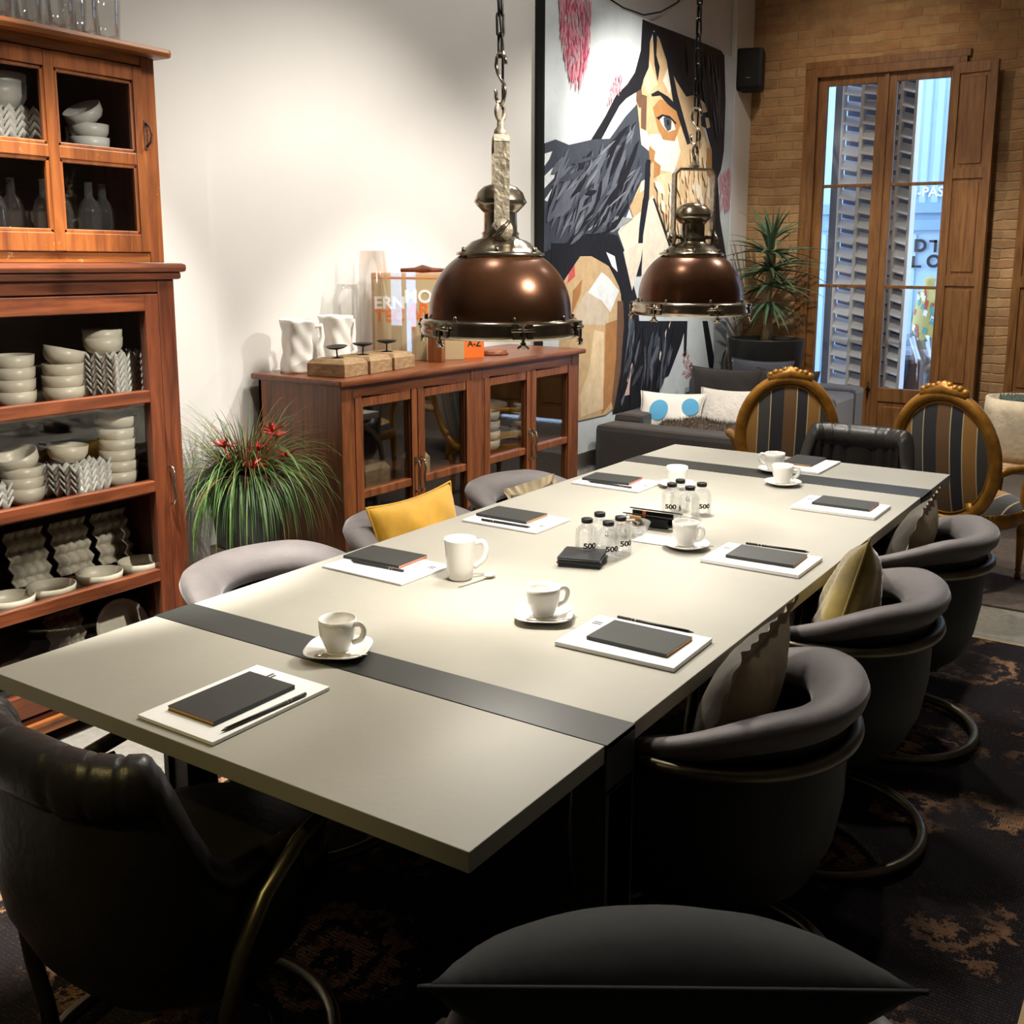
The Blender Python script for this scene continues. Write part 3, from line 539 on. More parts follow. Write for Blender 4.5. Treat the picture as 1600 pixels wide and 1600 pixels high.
cushion('ruffled_cushion', 'patchwork cushion with beige ruffled edge in the farthest right chair', MT['patchd'], .36, .36, .13, (.07, 2.40, .66), (.32, 0, PI/2+.08), None, MT['patch'], .006, seed=5, back=MT['patch'])
cushion('mustard_pillow', 'mustard yellow velvet pillow in the middle chair before the sideboard', MT['yellow'], .40, .36, .15, (-1.36, 1.55, .655), (.22, .06, -PI/2-.10), MT['yellow'], None, .022, seed=6)
cushion('ruffled_cushion', 'small beige ruffled cushion tip in the farthest chair by the sideboard', MT['patchd'], .30, .30, .10, (-1.28, 2.19, .60), (.30, 0, -PI/2), None, MT['patch'], .006, seed=8)
cushion('grey_cushion', 'large dark grey velvet cushion with seam at the bottom edge', MT['greyc'], .585, .46, .19, (.316, -.008, .667), (.95, 0, .56), MT['greyc'], None, .004, seed=7, soft=.62)
# ---------------------------------------------------------------- pendant lamps
def make_pendant(label, yoke_rz, chain_top, tilt=0):
    t = thing('pendant_lamp', label, 'lamp')
    R = .212
    dome = [(R+.004, 0), (R, .012)]+[(R*math.cos(a)**.86, .015+.198*math.sin(a)) for a in [k*1.06/14 for k in range(1, 15)]]
    dome = [(r, z) for r, z in dome]
    rt, zt = dome[-1]
    prof = dome+[(rt-.004, zt+.002)]+[(r-.006, z-.004) for r, z in dome[::-1]]
    M().lathe(prof, n=48).build('dome_shade', MT['copper'], t)
    M().lathe([(R-.010, .004)]+[(r-.009, z-.006) for r, z in dome[2:]], n=40).build('reflector', MT['white'], t)
    f = M(); f.lathe([(.205, -.002), (R+.012, .004), (R+.022, -.004), (R+.026, -.014), (R+.022, -.022), (R+.026, -.030), (R+.026, -.044), (R+.014, -.052), (.200, -.050), (.200, -.040), (.205, -.002)], n=48); f.build('rim_ring', MT['nickel'], t)
    M().lathe([(.001, -.058), (.08, -.056), (.16, -.050), (.199, -.040), (.199, -.034), (.001, -.034)], n=40).build('lamp_glass', MT['lens'], t)
    for k in range(6):
        a = k*PI/3+.35; c_, s_ = math.cos(a), math.sin(a); f = M(); r = R+.026
        f.box((r-.012, -.030, -.046), (r+.006, -.012, -.002), .003).box((r-.012, .012, -.046), (r+.006, .030, -.002), .003)
        f.tube([(r+.004, -.034, -.02), (r+.004, .034, -.02)], .006, 8).tube([(r+.005, 0, -.005), (r+.005, 0, -.072)], .005, 8).tube([(r+.005, -.016, -.070), (r+.005, 0, -.060), (r+.005, .016, -.070)], .0045, 6).lathe([(.001, -.066), (.009, -.064), (.009, -.054), (.001, -.052)], (r+.005, 0, 0), 8)
        f.xf(Matrix.Rotation(a, 4, 'Z')); f.build('clamp', MT['nickel'], t)
    for k in range(8):
        a = k*PI/4; M().lathe([(.001, .014), (.005, .012), (.006, 0), (.001, 0)], ((R+.010)*math.cos(a), (R+.010)*math.sin(a), .002), 8).build('bolt', MT['nickel'], t)
    for k in range(6):
        a = k*PI/3; M().lathe([(.001, .016), (.005, .014), (.006, 0), (.001, 0)], ((rt+.004)*math.cos(a), (rt+.004)*math.sin(a), zt+.006), 8).build('bolt', MT['nickel'], t)
    z = zt
    M().lathe([(rt+.016, z-.002), (rt+.016, z+.005), (rt+.004, z+.010), (rt-.012, z+.022), (rt-.030, z+.038), (.056, z+.048), (.053, z+.056), (.056, z+.062), (.050, z+.068), (.048, z+.13), (.050, z+.135), (.001, z+.135)], n=36).build('collar', MT['nickel'], t)
    M().lathe([(.001, z+.118), (.050, z+.122), (.070, z+.142), (.078, z+.152), (.074, z+.160), (.066, z+.180), (.050, z+.195), (.028, z+.203), (.001, z+.205)], n=36).build('vent_cap', MT['nickel'], t)
    f = M(); hw = .082; zz = z+.08; zt2 = z+.335
    pr = [(-hw, 0, zz-.02), (-hw, 0, zt2-.02), (-hw+.018, 0, zt2), (hw-.018, 0, zt2), (hw, 0, zt2-.02), (hw, 0, zz-.02)]
    for i in range(len(pr)-1):
        a, b = Vector(pr[i]), Vector(pr[i+1]); d = (b-a).normalized(); nrm = Vector((d.z, 0, -d.x))*.004
        f.add([a-nrm+Vector((0, -.022, 0)), a+nrm+Vector((0, -.022, 0)), a+nrm+Vector((0, .022, 0)), a-nrm+Vector((0, .022, 0)), b-nrm+Vector((0, -.022, 0)), b+nrm+Vector((0, -.022, 0)), b+nrm+Vector((0, .022, 0)), b-nrm+Vector((0, .022, 0))], [(0,1,2,3), (7,6,5,4), (0,4,5,1), (1,5,6,2), (2,6,7,3), (3,7,4,0)])
    for sg in (-1, 1): f.lathe([(.001, -.005), (.032, -.005), (.032, .005), (.001, .005)], (sg*hw, 0, zz-.01), 20, 'x')
    f.xf(Matrix.Rotation(yoke_rz, 4, 'Z')); yk = f.build('yoke', MT['strapm'], t)
    for sg in (-1, 1):
        f = M(); f.tube([(sg*.045, 0, zz-.01), (sg*(hw+.02), 0, zz-.01)], .008, 8).tube([(sg*(hw+.016), -.02, zz+.015), (sg*(hw+.02), 0, zz-.01), (sg*(hw+.016), .024, zz-.03)], .006, 6)
        f.xf(Matrix.Rotation(yoke_rz, 4, 'Z')); f.build('wing_bolt', MT['nickel'], yk)
    M().lathe([(.001, zt2), (.022, zt2), (.018, zt2+.02), (.010, zt2+.03), (.010, zt2+.052), (.001, zt2+.054)], n=16).tube([(.0, .020*math.cos(a), zt2+.072+.024*math.sin(a)) for a in [k*PI/8 for k in range(16)]], .0065, 8, True).build('swivel_eye', MT['strapm'], t)
    zh = zt2+.092
    S = []
    for k in range(13): a = -PI*.95+k*(1.35*PI)/12; S.append((.030*math.cos(a+PI*.0), 0, zh+.030+.032*math.sin(a)))
    for k in range(1, 14): a = PI*.4+PI-k*(1.30*PI)/13; S.append((.0+.030*math.cos(a), 0, zh+.098+.032*math.sin(a)))
    # smooth S hook
    S = [(-.030, 0, zh+.045), (-.028, 0, zh+.022), (-.016, 0, zh+.006), (0, 0, zh), (.018, 0, zh+.008), (.030, 0, zh+.030), (.024, 0, zh+.052), (.004, 0, zh+.070), (-.016, 0, zh+.088), (-.028, 0, zh+.110), (-.022, 0, zh+.134), (-.004, 0, zh+.145), (.016, 0, zh+.141), (.030, 0, zh+.124), (.033, 0, zh+.108)]
    f = M(); f.tube(S, .0055, 8); f.xf(Matrix.Rotation(-.5, 4, 'Z')); f.build('s_hook', MT['nickel'], t)
    f = M(); zc = zh+.13; k = 0
    while zc < chain_top:
        pts = [(.011*math.cos(a), 0, zc+.034+(.022 if math.sin(a) > 0 else -.022)+.011*math.sin(a)) for a in [q*PI/6 for q in range(12)]]
        g = M(); g.tube(pts, .004, 6, True); g.xf(Matrix.Rotation(-.5+(PI/2 if k % 2 else 0), 4, 'Z'));
        n0 = len(f.v); f.v += g.v; f.f += [tuple(i+n0 for i in q) for q in g.f]; f.sm += g.sm
        zc += .056; k += 1
    f.build('chain', MT['iron'], t)
    cb = [(.045*math.cos(1+q*.9)*.35+.006*math.sin(q*2.1), .012*math.sin(q*1.7), z+.30+q*(chain_top-z-.30)/16) for q in range(17)]
    cb = [(.012*math.sin(q*1.9)+(-.0 if q < 9 else -.02*(q-9)/3), .012*math.cos(q*1.9), zt2+.08+q*(chain_top-zt2-.08)/16) for q in range(17)]
    M().tube(cb, .004, 6).build('cable', MT['iron'], t)
    return t
def lamp_light(parent, p):
    l = bpy.data.lights.new('bulb', 'SPOT'); l.energy = p; l.color = (1, .93, .82); l.spot_size = math.radians(128); l.spot_blend = .55; l.shadow_soft_size = .055
    o = bpy.data.objects.new('bulb', l); C.objects.link(o); o.parent = parent; o.location = (0, 0, -.070)
cam_dir = math.atan2(.98+1.153, -.63-.864)
p1 = make_pendant('brown copper dome pendant on a chain over the near half of the table', cam_dir+.05, (4.3-1.482)/.83)
p1.location = (-.63, .983, 1.482); lamp_light(p1, 47); p1.scale = (.83, .83, .83)
p2 = make_pendant('brown copper dome pendant over the far half of the table', math.atan2(2.1+1.153, -.63-.864)+PI/2+.35, (4.3-1.490)/.83)
p2.location = (-.63, 2.10, 1.490); lamp_light(p2, 47); p2.scale = (.83, .83, .83)
p1['group'] = p2['group'] = 'dome pendants over the table'
# ---------------------------------------------------------------- tall display cabinet, lower unit
ORD = ['bottom', 'second', 'third', 'fourth', 'fifth', 'sixth', 'seventh']
XC, XBK = -2.317, -2.715
Y0, Y1 = .44, 1.34
lc = thing('display_cabinet', 'tall red-brown glazed wooden cabinet full of bowls against the left wall', 'cabinet', (0, 0, 0))
f = M()
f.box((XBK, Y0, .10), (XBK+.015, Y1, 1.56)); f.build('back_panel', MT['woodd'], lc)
for y in (Y0, Y1-.02): M().box((XBK, y, 0), (XC-.03, y+.02, 1.56)).build('side_panel', MT['woodr'], lc)
for y in (Y0, Y1-.07): M().box((XC-.045, y, 0), (XC, y+.07, 1.57)).build('corner_post', MT['woodr'], lc, bevel=.003)
for z0, z1 in ((1.50, 1.57), (.05, .11)): M().box((XC-.04, Y0+.07, z0), (XC-.002, Y1-.07, z1)).build('face_rail', MT['woodrh'], lc, bevel=.003)
f = M(); f.box((XBK, Y0-.02, 1.57), (XC+.035, Y1+.035, 1.602), .014); f.box((XBK, Y0-.01, 1.545), (XC+.02, Y1+.02, 1.572), .01); f.build('cornice', MT['woodrh'], lc)
f = M(); pts = [(Y0, 0), (Y0+.10, 0), (Y0+.13, .035), (Y0+.20, .05), (Y1-.20, .05), (Y1-.13, .035), (Y1-.10, 0), (Y1, 0), (Y1, .075), (Y0, .075)]
f.prism(pts, lambda a, b, d: (XC+.004+d, a, b), .014); f.box((XC, Y0, .075), (XC+.022, Y1, .095), .006); f.build('scalloped_plinth', MT['woodoh'], lc)
f = M(); dy0, dy1 = Y0+.075, Y1-.075
for y in (dy0, dy1-.055): f.box((XC-.03, y, .12), (XC+.006, y+.055, 1.495))
dr = f.build('door', MT['woodr'], lc, bevel=.003)
for a, b in ((1.435, 1.495), (1.112, 1.155), (.785, .826), (.45, .495), (.12, .20)): M().box((XC-.03, dy0+.055, a), (XC+.006, dy1-.055, b)).build('rail', MT['woodrh'], dr, bevel=.003)
g = M()
for a, b in ((1.155, 1.435), (.826, 1.112), (.495, .785), (.20, .45)): g.box((XC-.016, dy0+.05, a), (XC-.012, dy1-.05, b))
g.build('glass_pane', MT['glass'], dr)
M().tube([(XC+.006, 1.275, .87), (XC+.022, 1.275, .865), (XC+.030, 1.277, .84), (XC+.022, 1.276, .80), (XC+.030, 1.277, .76), (XC+.020, 1.275, .73), (XC+.006, 1.275, .728)], .005, 8).build('door_handle', MT['nickel'], dr)
SH = (1.118, .79, .462, .125)
for z in SH: M().box((XBK+.015, Y0+.02, z-.022), (XC-.045, Y1-.02, z)).build('shelf', MT['woodrh'], lc)
# upper unit
uc = thing('wall_cabinet', 'orange-brown worn wooden glazed cabinet stacked on top of the tall cabinet', 'cabinet', (0, 0, 0))
UX = XC-.012; UY0, UY1 = .46, 1.315
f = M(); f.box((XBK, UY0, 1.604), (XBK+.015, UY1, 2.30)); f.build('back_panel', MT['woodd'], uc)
for y in (UY0, UY1-.02): M().box((XBK, y, 1.604), (UX-.03, y+.02, 2.30)).build('side_panel', MT['woodo'], uc)
for y in (UY0, UY1-.055): M().box((UX-.04, y, 1.604), (UX, y+.055, 2.30)).build('corner_post', MT['woodo'], uc, bevel=.003)
f = M(); f.box((UX-.04, UY0+.056, 1.604), (UX-.003, UY1-.056, 1.636)); f.build('face_rail', MT['woodoh'], uc); M().box((UX-.04, UY0+.056, 2.27), (UX-.002, UY1-.056, 2.301)).build('face_rail', MT['woodoh'], uc)
f = M(); f.box((XBK, UY0-.03, 2.302), (UX+.045, UY1+.045, 2.335), .015); f.build('cornice', MT['woodoh'], uc)
M().box((XBK, UY0+.02, 1.605), (UX-.041, UY1-.02, 1.625)).build('bottom_board', MT['woodoh'], uc)
f = M(); a0, a1 = UY0+.058, UY1-.058
for y in (a0, .915-.018, a1-.035): f.box((UX-.025, y, 1.64), (UX+.006, y+.036, 2.265))
for a, b in ((2.215, 2.266), (1.935, 1.975), (1.639, 1.70)): f.box((UX-.024, a0+.036, a), (UX+.0055, .897, b)); f.box((UX-.024, .933, a), (UX+.0055, a1-.035, b))
for y0, y1 in ((a0+.036, .897), (.933, a1-.035)):
    for z0, z1 in ((1.70, 1.935), (1.975, 2.215)):
        for q in (0, 1):
            yy = y0 if q == 0 else y1-.012; f.box((UX-.014, yy, z0), (UX+.001, yy+.012, z1)); zz = z0 if q == 0 else z1-.012; f.box((UX-.014, y0, zz), (UX+.001, y1, zz+.012))
dr = f.build('door', MT['woodo'], uc, bevel=.003)
g = M()
for y0, y1 in ((a0+.036, .897), (.933, a1-.035)):
    for z0, z1 in ((1.70, 1.935), (1.975, 2.215)): g.box((UX-.012, y0, z0), (UX-.009, y1, z1))
g.build('glass_pane', MT['glass'], dr)
M().box((UX+.004, 1.254, 1.99), (UX+.008, 1.272, 2.09), .002).tube([(UX+.008, 1.262, 2.08), (UX+.028, 1.264, 2.065), (UX+.034, 1.266, 2.04), (UX+.028, 1.264, 2.015), (UX+.008, 1.262, 2.0)], .004, 8).build('door_handle', MT['rust'], dr)
M().box((XBK+.015, UY0+.02, 1.958), (UX-.04, UY1-.02, 1.975)).build('shelf', MT['woodd'], uc)
# ---------------------------------------------------------------- bowls, trays, glassware in the cabinets
def bowlmesh(r=.068, h=.062, foot=.035):
    pr = [(.001, .004), (foot-.004, .004), (foot, 0), (foot+.002, .004), (r*.82, h*.22), (r*.96, h*.5), (r, h), (r-.004, h), (r*.91, h*.52), (r*.74, h*.27), (foot*.8, .010), (.001, .009)]
    return M().lathe(pr, n=32)
b0 = bowlmesh().build('bowl', MT['bowl']); bB = bowlmesh(.080, .050, .036).build('bowl', MT['bowl']); bW = bowlmesh(.066, .055, .034).build('bowl', MT['bowlw']); bL = bowlmesh(.088, .085, .045).build('bowl', MT['bowlw'])
used = set()
def put(src, loc, label, cat, group, rot=(0, 0, 0)):
    if src.name in used: o = src.copy(); C.objects.link(o)
    else: o = src; used.add(src.name)
    o.location = loc; o.rotation_euler = rot; return tag(o, label, cat, group)
def stack(src, x, y, z, n, step, where, group, tilt=0, dx=0):
    for k in range(n):
        last = k == n-1; ad = 'top' if last else ORD[k]
        lab = f'{ad} bowl of {where}' if n > 1 else f'single bowl {where}'
        put(src, (x+random.uniform(-.002, .002), y+random.uniform(-.003, .003), z+k*step+(.012 if last and tilt else 0)), lab, 'bowl', group, (0, 0, 0) if not (last and tilt) else (tilt, .06, 0))
stack(b0, -2.50, .825, SH[0], 4, .040, 'the leftmost stack on the upper shelf of the tall cabinet', 'cream bowls in the tall cabinet')
stack(b0, -2.49, .995, SH[0], 4, .040, 'the stack left of the trays on the upper shelf', 'cream bowls in the tall cabinet', -.22)
stack(b0, -2.50, .825, SH[1], 4, .036, 'the leftmost stack on the second shelf of the tall cabinet', 'cream bowls in the tall cabinet', .30)
stack(b0, -2.48, 1.185, SH[1], 6, .040, 'the tall stack at the right of the second shelf', 'cream bowls in the tall cabinet', -.12)
def traymesh(n=4, w=.175, amp=.030):
    def fn(u, v):
        x, y = (u-.5)*(w if n == 4 and w > .16 else .20), (v-.5)*w; tri = lambda t: .75*(2*abs(2*((t % 1))-1)-1)+.25*math.cos(2*PI*t)
        return (x, y, amp*(.5*(tri(u*n)+tri(v*n))))
    return M().grid(fn, n*4, n*4, smooth=True)
tr = traymesh().build('pulp_tray', MT['bowlw'], solid=.008); trb = traymesh(4, .145, .028).build('pulp_tray', MT['tray'], solid=.006)
def traystack(x, y, z, n, where, group, rz=.25, st=.024):
    for k in range(n): put(tr, (x, y, z+.020+k*st), f'{"top" if k == n-1 else ORD[k]} zigzag tray of {where}', 'tray', group, (0, 0, rz))
traystack(-2.50, 1.195, SH[0], 6, 'the pile right of the bowls on the upper shelf', 'zigzag trays in the tall cabinet', .3)
for k in range(2): put(b0, (-2.50, 1.165, SH[0]+.158+k*.030), ['lower', 'upper'][k]+' of two bowls on the tray pile of the upper shelf', 'bowl', 'cream bowls in the tall cabinet')
traystack(-2.49, 1.015, SH[1], 4, 'the pile in the middle of the second shelf', 'zigzag trays in the tall cabinet', .35)
put(b0, (-2.51, 1.0, SH[1]+.118), 'single bowl on the tray pile of the second shelf', 'bowl', 'cream bowls in the tall cabinet', (-.08, .04, 0))
traystack(-2.49, .645, SH[1], 3, 'the pile at the left end of the second shelf', 'zigzag trays in the tall cabinet', .2)
for i, y in enumerate((.70, .850, 1.035, 1.205)):
    put(bB, (-2.42, y, SH[2]), ['shallow bowl at the far left', 'second shallow bowl from the left', 'second shallow bowl from the right', 'shallow bowl at the right end'][i]+' of the third shelf', 'bowl', 'shallow bowls on the third shelf')
for i, (y, z) in enumerate(((.885, SH[2]), (1.055, SH[2]), (1.225, SH[2]), (1.01, SH[3]))):
    put(trb, (-2.62, y, z+.105), ['left', 'middle', 'right'][i]+' upright wavy pulp tray behind the shallow bowls' if i < 3 else 'upright wavy pulp tray on the bottom shelf of the cabinet', 'tray', 'upright pulp trays in the tall cabinet', (0, 1.32, 0))
pl = bowlmesh(.11, .03, .06).build('plate', MT['bowl']); put(pl, (-2.55, 1.19, SH[3]+.10), 'pale plate standing on the bottom shelf beside the wavy tray', 'plate', None, (0, 1.2, 0))
gl = M().lathe([(.001, .004), (.030, .004), (.032, 0), (.034, .01), (.036, .115), (.034, .115), (.031, .012), (.001, .010)], n=20).build('tumbler', MT['bottle'])
for i, y in enumerate((.80, .87, .94, 1.01, 1.08, 1.15)):
    put(gl, (-2.635, y, SH[0]), ['first', 'second', 'third', 'fourth', 'fifth', 'sixth'][i]+' clear tumbler from the left at the back of the upper shelf', 'glass', 'tumblers behind the bowls')
# upper cabinet
stack(bW, -2.50, 1.165, 1.975, 2, .045, 'the tilted stack in the upper right pane', 'white bowls in the upper cabinet')
put(bW, (-2.50, 1.165, 1.975+.105), 'tilted white bowl balanced on the stack in the upper right pane', 'bowl', 'white bowls in the upper cabinet', (.55, .1, 0))
traystack(-2.50, .865, 1.975, 4, 'the pile behind the upper left pane', 'zigzag trays in the upper cabinet', .1)
for k in range(2): put(bL, (-2.50, .845, 1.975+.108+k*.030), ['lower', 'upper'][k]+' of two large bowls on the trays in the upper left pane', 'bowl', 'large bowls in the upper cabinet')
btm = [(.001, .004), (.034, .004), (.037, 0), (.038, .02), (.038, .15), (.030, .18), (.014, .20), (.013, .245), (.016, .25), (.014, .25), (.011, .245), (.012, .20), (.028, .178), (.035, .148), (.035, .02), (.001, .012)]
bt = M().lathe(btm, n=20).build('glass_bottle', MT['bottle'])
ys = [.60, .69, .78, .865, .955, 1.04, 1.12, 1.20]
for i, y in enumerate(ys):
    put(bt, (-2.50 if i % 2 else -2.46, y, 1.625), ['first', 'second', 'third', 'fourth', 'fifth', 'sixth', 'seventh', 'eighth'][i]+' clear glass bottle from the left behind the lower panes', 'bottle', 'glass bottles in the upper cabinet')
tb2 = M().lathe([(.001, .004), (.044, .004), (.046, 0), (.040, .03), (.044, .10), (.052, .24), (.050, .24), (.041, .10), (.037, .035), (.001, .02)], n=24).build('glass_vase', MT['bottle'])
for i, (x, y) in enumerate(((-2.42, .70), (-2.40, .81), (-2.42, .92), (-2.40, 1.02), (-2.42, 1.12), (-2.44, 1.22), (-2.55, .76), (-2.56, .90), (-2.56, 1.04), (-2.57, 1.18))):
    put(tb2, (x, y, 2.335), ['first', 'second', 'third', 'fourth', 'fifth', 'sixth', 'first', 'second', 'third', 'fourth'][i]+f' clear glass vase from the left in the {"front" if i < 6 else "back"} row on the cabinet top', 'vase', 'glass vases on top of the cabinet')
# ---------------------------------------------------------------- sideboard
SX, SY0, SY1, SZ, SB = -2.20, 2.06, 4.02, 1.12, -2.715
sb = thing('sideboard', 'long low brown wooden sideboard with four glazed doors below the white wall', 'sideboard', (0, 0, 0))
f = M(); f.box((SB, SY0-.03, SZ-.028), (SX+.03, SY1+.03, SZ), .010); f.build('top_board', MT['woodsh'], sb)
M().box((SB+.02, SY0+.01, SZ-.085), (SX-.004, SY1-.01, SZ-.028)).build('apron', MT['woodsh'], sb); M().box((SX-.02, SY0, .06), (SX-.004, SY1, .14)).build('face_rail', MT['woodsh'], sb)
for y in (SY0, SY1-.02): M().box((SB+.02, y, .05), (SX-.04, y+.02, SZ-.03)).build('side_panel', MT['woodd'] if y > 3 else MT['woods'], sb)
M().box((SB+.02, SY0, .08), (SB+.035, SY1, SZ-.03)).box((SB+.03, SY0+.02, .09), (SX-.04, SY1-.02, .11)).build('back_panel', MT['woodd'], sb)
for y in (SY0, 2.975, SY1-.08):
    w_ = .08 if y != 2.975 else .11; M().box((SX-.045, y, 0), (SX, y+w_, SZ-.028)).build('post', MT['woods'], sb, bevel=.004)
for x in (SB+.02,):
    for y in (SY0, SY1-.06): M().box((x, y, 0), (x+.05, y+.06, .3)).build('post', MT['woods'], sb, bevel=.004)
M().box((SB+.035, SY0+.02, .585), (SX-.045, SY1-.02, .605)).build('shelf', MT['woodsh'], sb)
M().box((SB+.035, 3.02, .11), (SX-.045, 3.04, 1.03)).build('divider', MT['woodd'], sb)
doors = ((2.14, 2.555), (2.56, 2.975), (3.085, 3.51), (3.515, 3.94))
for i, (a, b) in enumerate(doors):
    f = M(); s_ = .045
    for y in (a, b-s_): f.box((SX-.03, y, .145), (SX+.003, y+s_, 1.035))
    for z0, z1 in ((.99, 1.035), (.585, .622), (.145, .21)): f.box((SX-.03, a+s_, z0), (SX+.003, b-s_, z1))
    d = f.build('door', MT['woods'], sb, bevel=.004)
    M().box((SX-.017, a+s_, .622), (SX-.014, b-s_, .99)).box((SX-.017, a+s_, .21), (SX-.014, b-s_, .585)).build('glass_pane', MT['glass'], d)
    hy = b-.018 if i % 2 == 0 else a+.018
    M().tube([(SX+.003, hy, .70), (SX+.024, hy, .698), (SX+.030, hy, .66), (SX+.022, hy, .62), (SX+.028, hy, .575), (SX+.014, hy, .555), (SX+.003, hy, .555)], .0045, 8).box((SX+.003, hy-.009, .685), (SX+.007, hy+.009, .72), .002).build('door_handle', MT['nickel'], d)
def block(sx_, sy_, sz_, m):
    return M().box((-sx_/2, -sy_/2, 0), (sx_/2, sy_/2, sz_*.78), .004).add([(-sx_/2+.003, -sy_/2+.003, sz_*.775), (sx_/2-.003, -sy_/2+.003, sz_*.775), (sx_/2-.003, sy_/2-.003, sz_*.775), (-sx_/2+.003, sy_/2-.003, sz_*.775), (-sx_/2+.018, -sy_/2+.018, sz_), (sx_/2-.018, -sy_/2+.018, sz_), (sx_/2-.018, sy_/2-.018, sz_), (-sx_/2+.018, sy_/2-.018, sz_)], [(0,1,5,4), (1,2,6,5), (2,3,7,6), (3,0,4,7), (4,5,6,7)])
tag(block(.12, .17, .10, 0).build('wooden_box', MT['block'], loc=(-2.33, 2.36, .605)), 'worn wooden block box behind the first sideboard door', 'box')
tag(block(.10, .10, .11, 0).build('wooden_box', MT['blocklight'], loc=(-2.30, 2.66, .605)), 'pale wooden block box behind the second sideboard door', 'box')
for q, (x, y, n, s_) in enumerate(((-2.45, 3.21, 4, 'left front stack behind the third sideboard door'), (-2.37, 3.35, 4, 'right front stack behind the third sideboard door'), (-2.55, 3.50, 4, 'stack hidden behind the stile between third and fourth doors'), (-2.42, 3.76, 4, 'stack behind the fourth sideboard door'))):
    stack(b0, x, y, .605, n, .052, 'the '+s_, 'cream bowls in the sideboard')
# on top of the sideboard
def holder(loc, rz, label, tilt):
    t = thing('candle_block', label, 'candle holder', loc, rz, 'wooden candle blocks on the sideboard')
    block(.20, .17, .075, 0).build('wooden_block', MT['block'], t)
    f = M(); f.lathe([(.001, 0), (.028, 0), (.026, .003), (.004, .006), (.003, .035), (.010, .038), (.036, .044), (.048, .052), (.046, .053), (.030, .047), (.001, .043)], n=24); f.xf(mx((0, 0, .075), rx=tilt)); f.build('candle_dish', MT['iron'], t)
holder((-2.34, 2.19, SZ), .12, 'wooden block with tilted black metal dish, left of three on the sideboard', .10)
holder((-2.36, 2.375, SZ), .12, 'wooden block with black metal dish, middle of three on the sideboard', 0)
holder((-2.38, 2.56, SZ), .12, 'wooden block with black metal dish, right of three on the sideboard', 0)
def jug(loc, rz, label, s=1):
    t = thing('carved_jug', label, 'jug', loc, rz, 'white sculptural jugs on the sideboard')
    def fn(u, v):
        a = 2*PI*u; r = .070-.012*math.sin(v*PI)+.006*math.sin(5*a+6*v)*math.sin(v*9); k = abs(math.cos(a))**4+abs(math.sin(a))**4
        r = r/(k**.22); return (r*math.cos(a)*s, r*math.sin(a)*s, .235*v*s)
    M().grid(fn, 48, 16, cu=True).add([(x*.97, y*.97, z) for x, y, z in [fn(k/24, 0) for k in range(24)]], [tuple(range(24))]).build('jug_body', MT['white'], t, solid=.006)
    M().tube([(.07*s, 0, .20*s), (.115*s, .004, .205*s), (.125*s, .01, .15*s), (.105*s, .0, .11*s), (.115*s, -.01, .07*s), (.075*s, 0, .03*s)], [.010*s, .012*s, .011*s, .016*s, .012*s, .018*s], 8).build('handle', MT['white'], t)
jug((-2.56, 2.17, SZ), 1.2, 'carved white sculptural jug, left of two behind the wooden blocks')
jug((-2.60, 2.45, SZ), 1.5, 'carved white sculptural jug, right of two behind the wooden blocks', 1.02)
tag(M().lathe([(.001, .005), (.064, .005), (.068, 0), (.070, .01), (.070, .54), (.067, .54), (.066, .014), (.001, .014)], n=32).build('glass_cylinder', MT['vase'], loc=(-2.60, 2.72, SZ)), 'tall slim clear glass cylinder vase on the sideboard', 'vase')
tag(M().lathe([(.001, .005), (.064, .005), (.068, 0), (.070, .30), (.052, .38), (.050, .38), (.067, .30), (.064, .014), (.001, .014)], n=32).build('glass_cloche', MT['vase'], loc=(-2.66, 2.60, SZ)), 'round-topped clear glass jar behind the right white jug', 'jar')
f = M(); f.box((-.045, -.045, 0), (.045, .045, .008))
for a, b in (((-.045, -.045), (.045, -.041)), ((-.045, .041), (.045, .045)), ((-.045, -.041), (-.041, .041)), ((.041, -.041), (.045, .041))): f.box((a[0], a[1], .008), (b[0], b[1], .44))
tag(f.build('square_vase', MT['vase'], loc=(-2.44, 2.76, SZ), rot=(0, 0, .1)), 'square clear glass vase in front of the tan architecture book', 'vase')
bk = thing('slipcase_book', 'large tan architecture book with white and orange lettering on the sideboard', 'book', (-2.485, 2.99, SZ), -.72)
M().box((-.05, -.27, 0), (.05, .18, .43), .003).build('book_cover', MT['tanbook'], bk)
M().box((-.051, -.271, .405), (.051, .181, .412)).box((-.045, -.265, .43), (.045, .175, .433)).build('orange_stripe', MT['orangedk'], bk)
RZ = PI/2
for s_, y_, z_, m_, sz_ in (('ERN', -.195, .285, 'whiteprint', .082), ('TEC', -.195, .222, 'orangedk', .082), ('MOD', -.02, .315, 'whiteprint', .088), ('ARCI', -.01, .25, 'orangedk', .088), ('TUR', -.02, .185, 'orangedk', .088)):
    text(s_, sz_, MT[m_], bk, 'lettering', mx((.0508, y_, z_), PI/2, 0, RZ), .0025)
tag(M().tube([(0, -.13, .012), (0, -.06, .014), (0, -.02, .02), (0, .03, .014), (0, .12, .012)], [.009, .012, .020, .012, .008], 10).build('rusty_bar', MT['rust'], loc=(-2.485, 2.99, SZ+.434), rot=(0, 0, -.72)), 'rusty iron bar lying on top of the tan book', 'ornament')
def smallbook(name, label, y, s_, x=-2.40, m='orange', tm='whiteprint', tx='A', h=.12):
    t = thing(name, label, 'book', (x, y, SZ), -.55, 'small orange books beside the big book'); M().box((-.03, -.03 if len(tx) < 2 else -.055, 0), (.03, .03 if len(tx) < 2 else .055, h), .002).build('book_cover', MT[m], t)
    text(tx, s_, MT[tm], t, 'lettering', mx((.0305, 0, h*.62), PI/2, 0, RZ), .001); return t
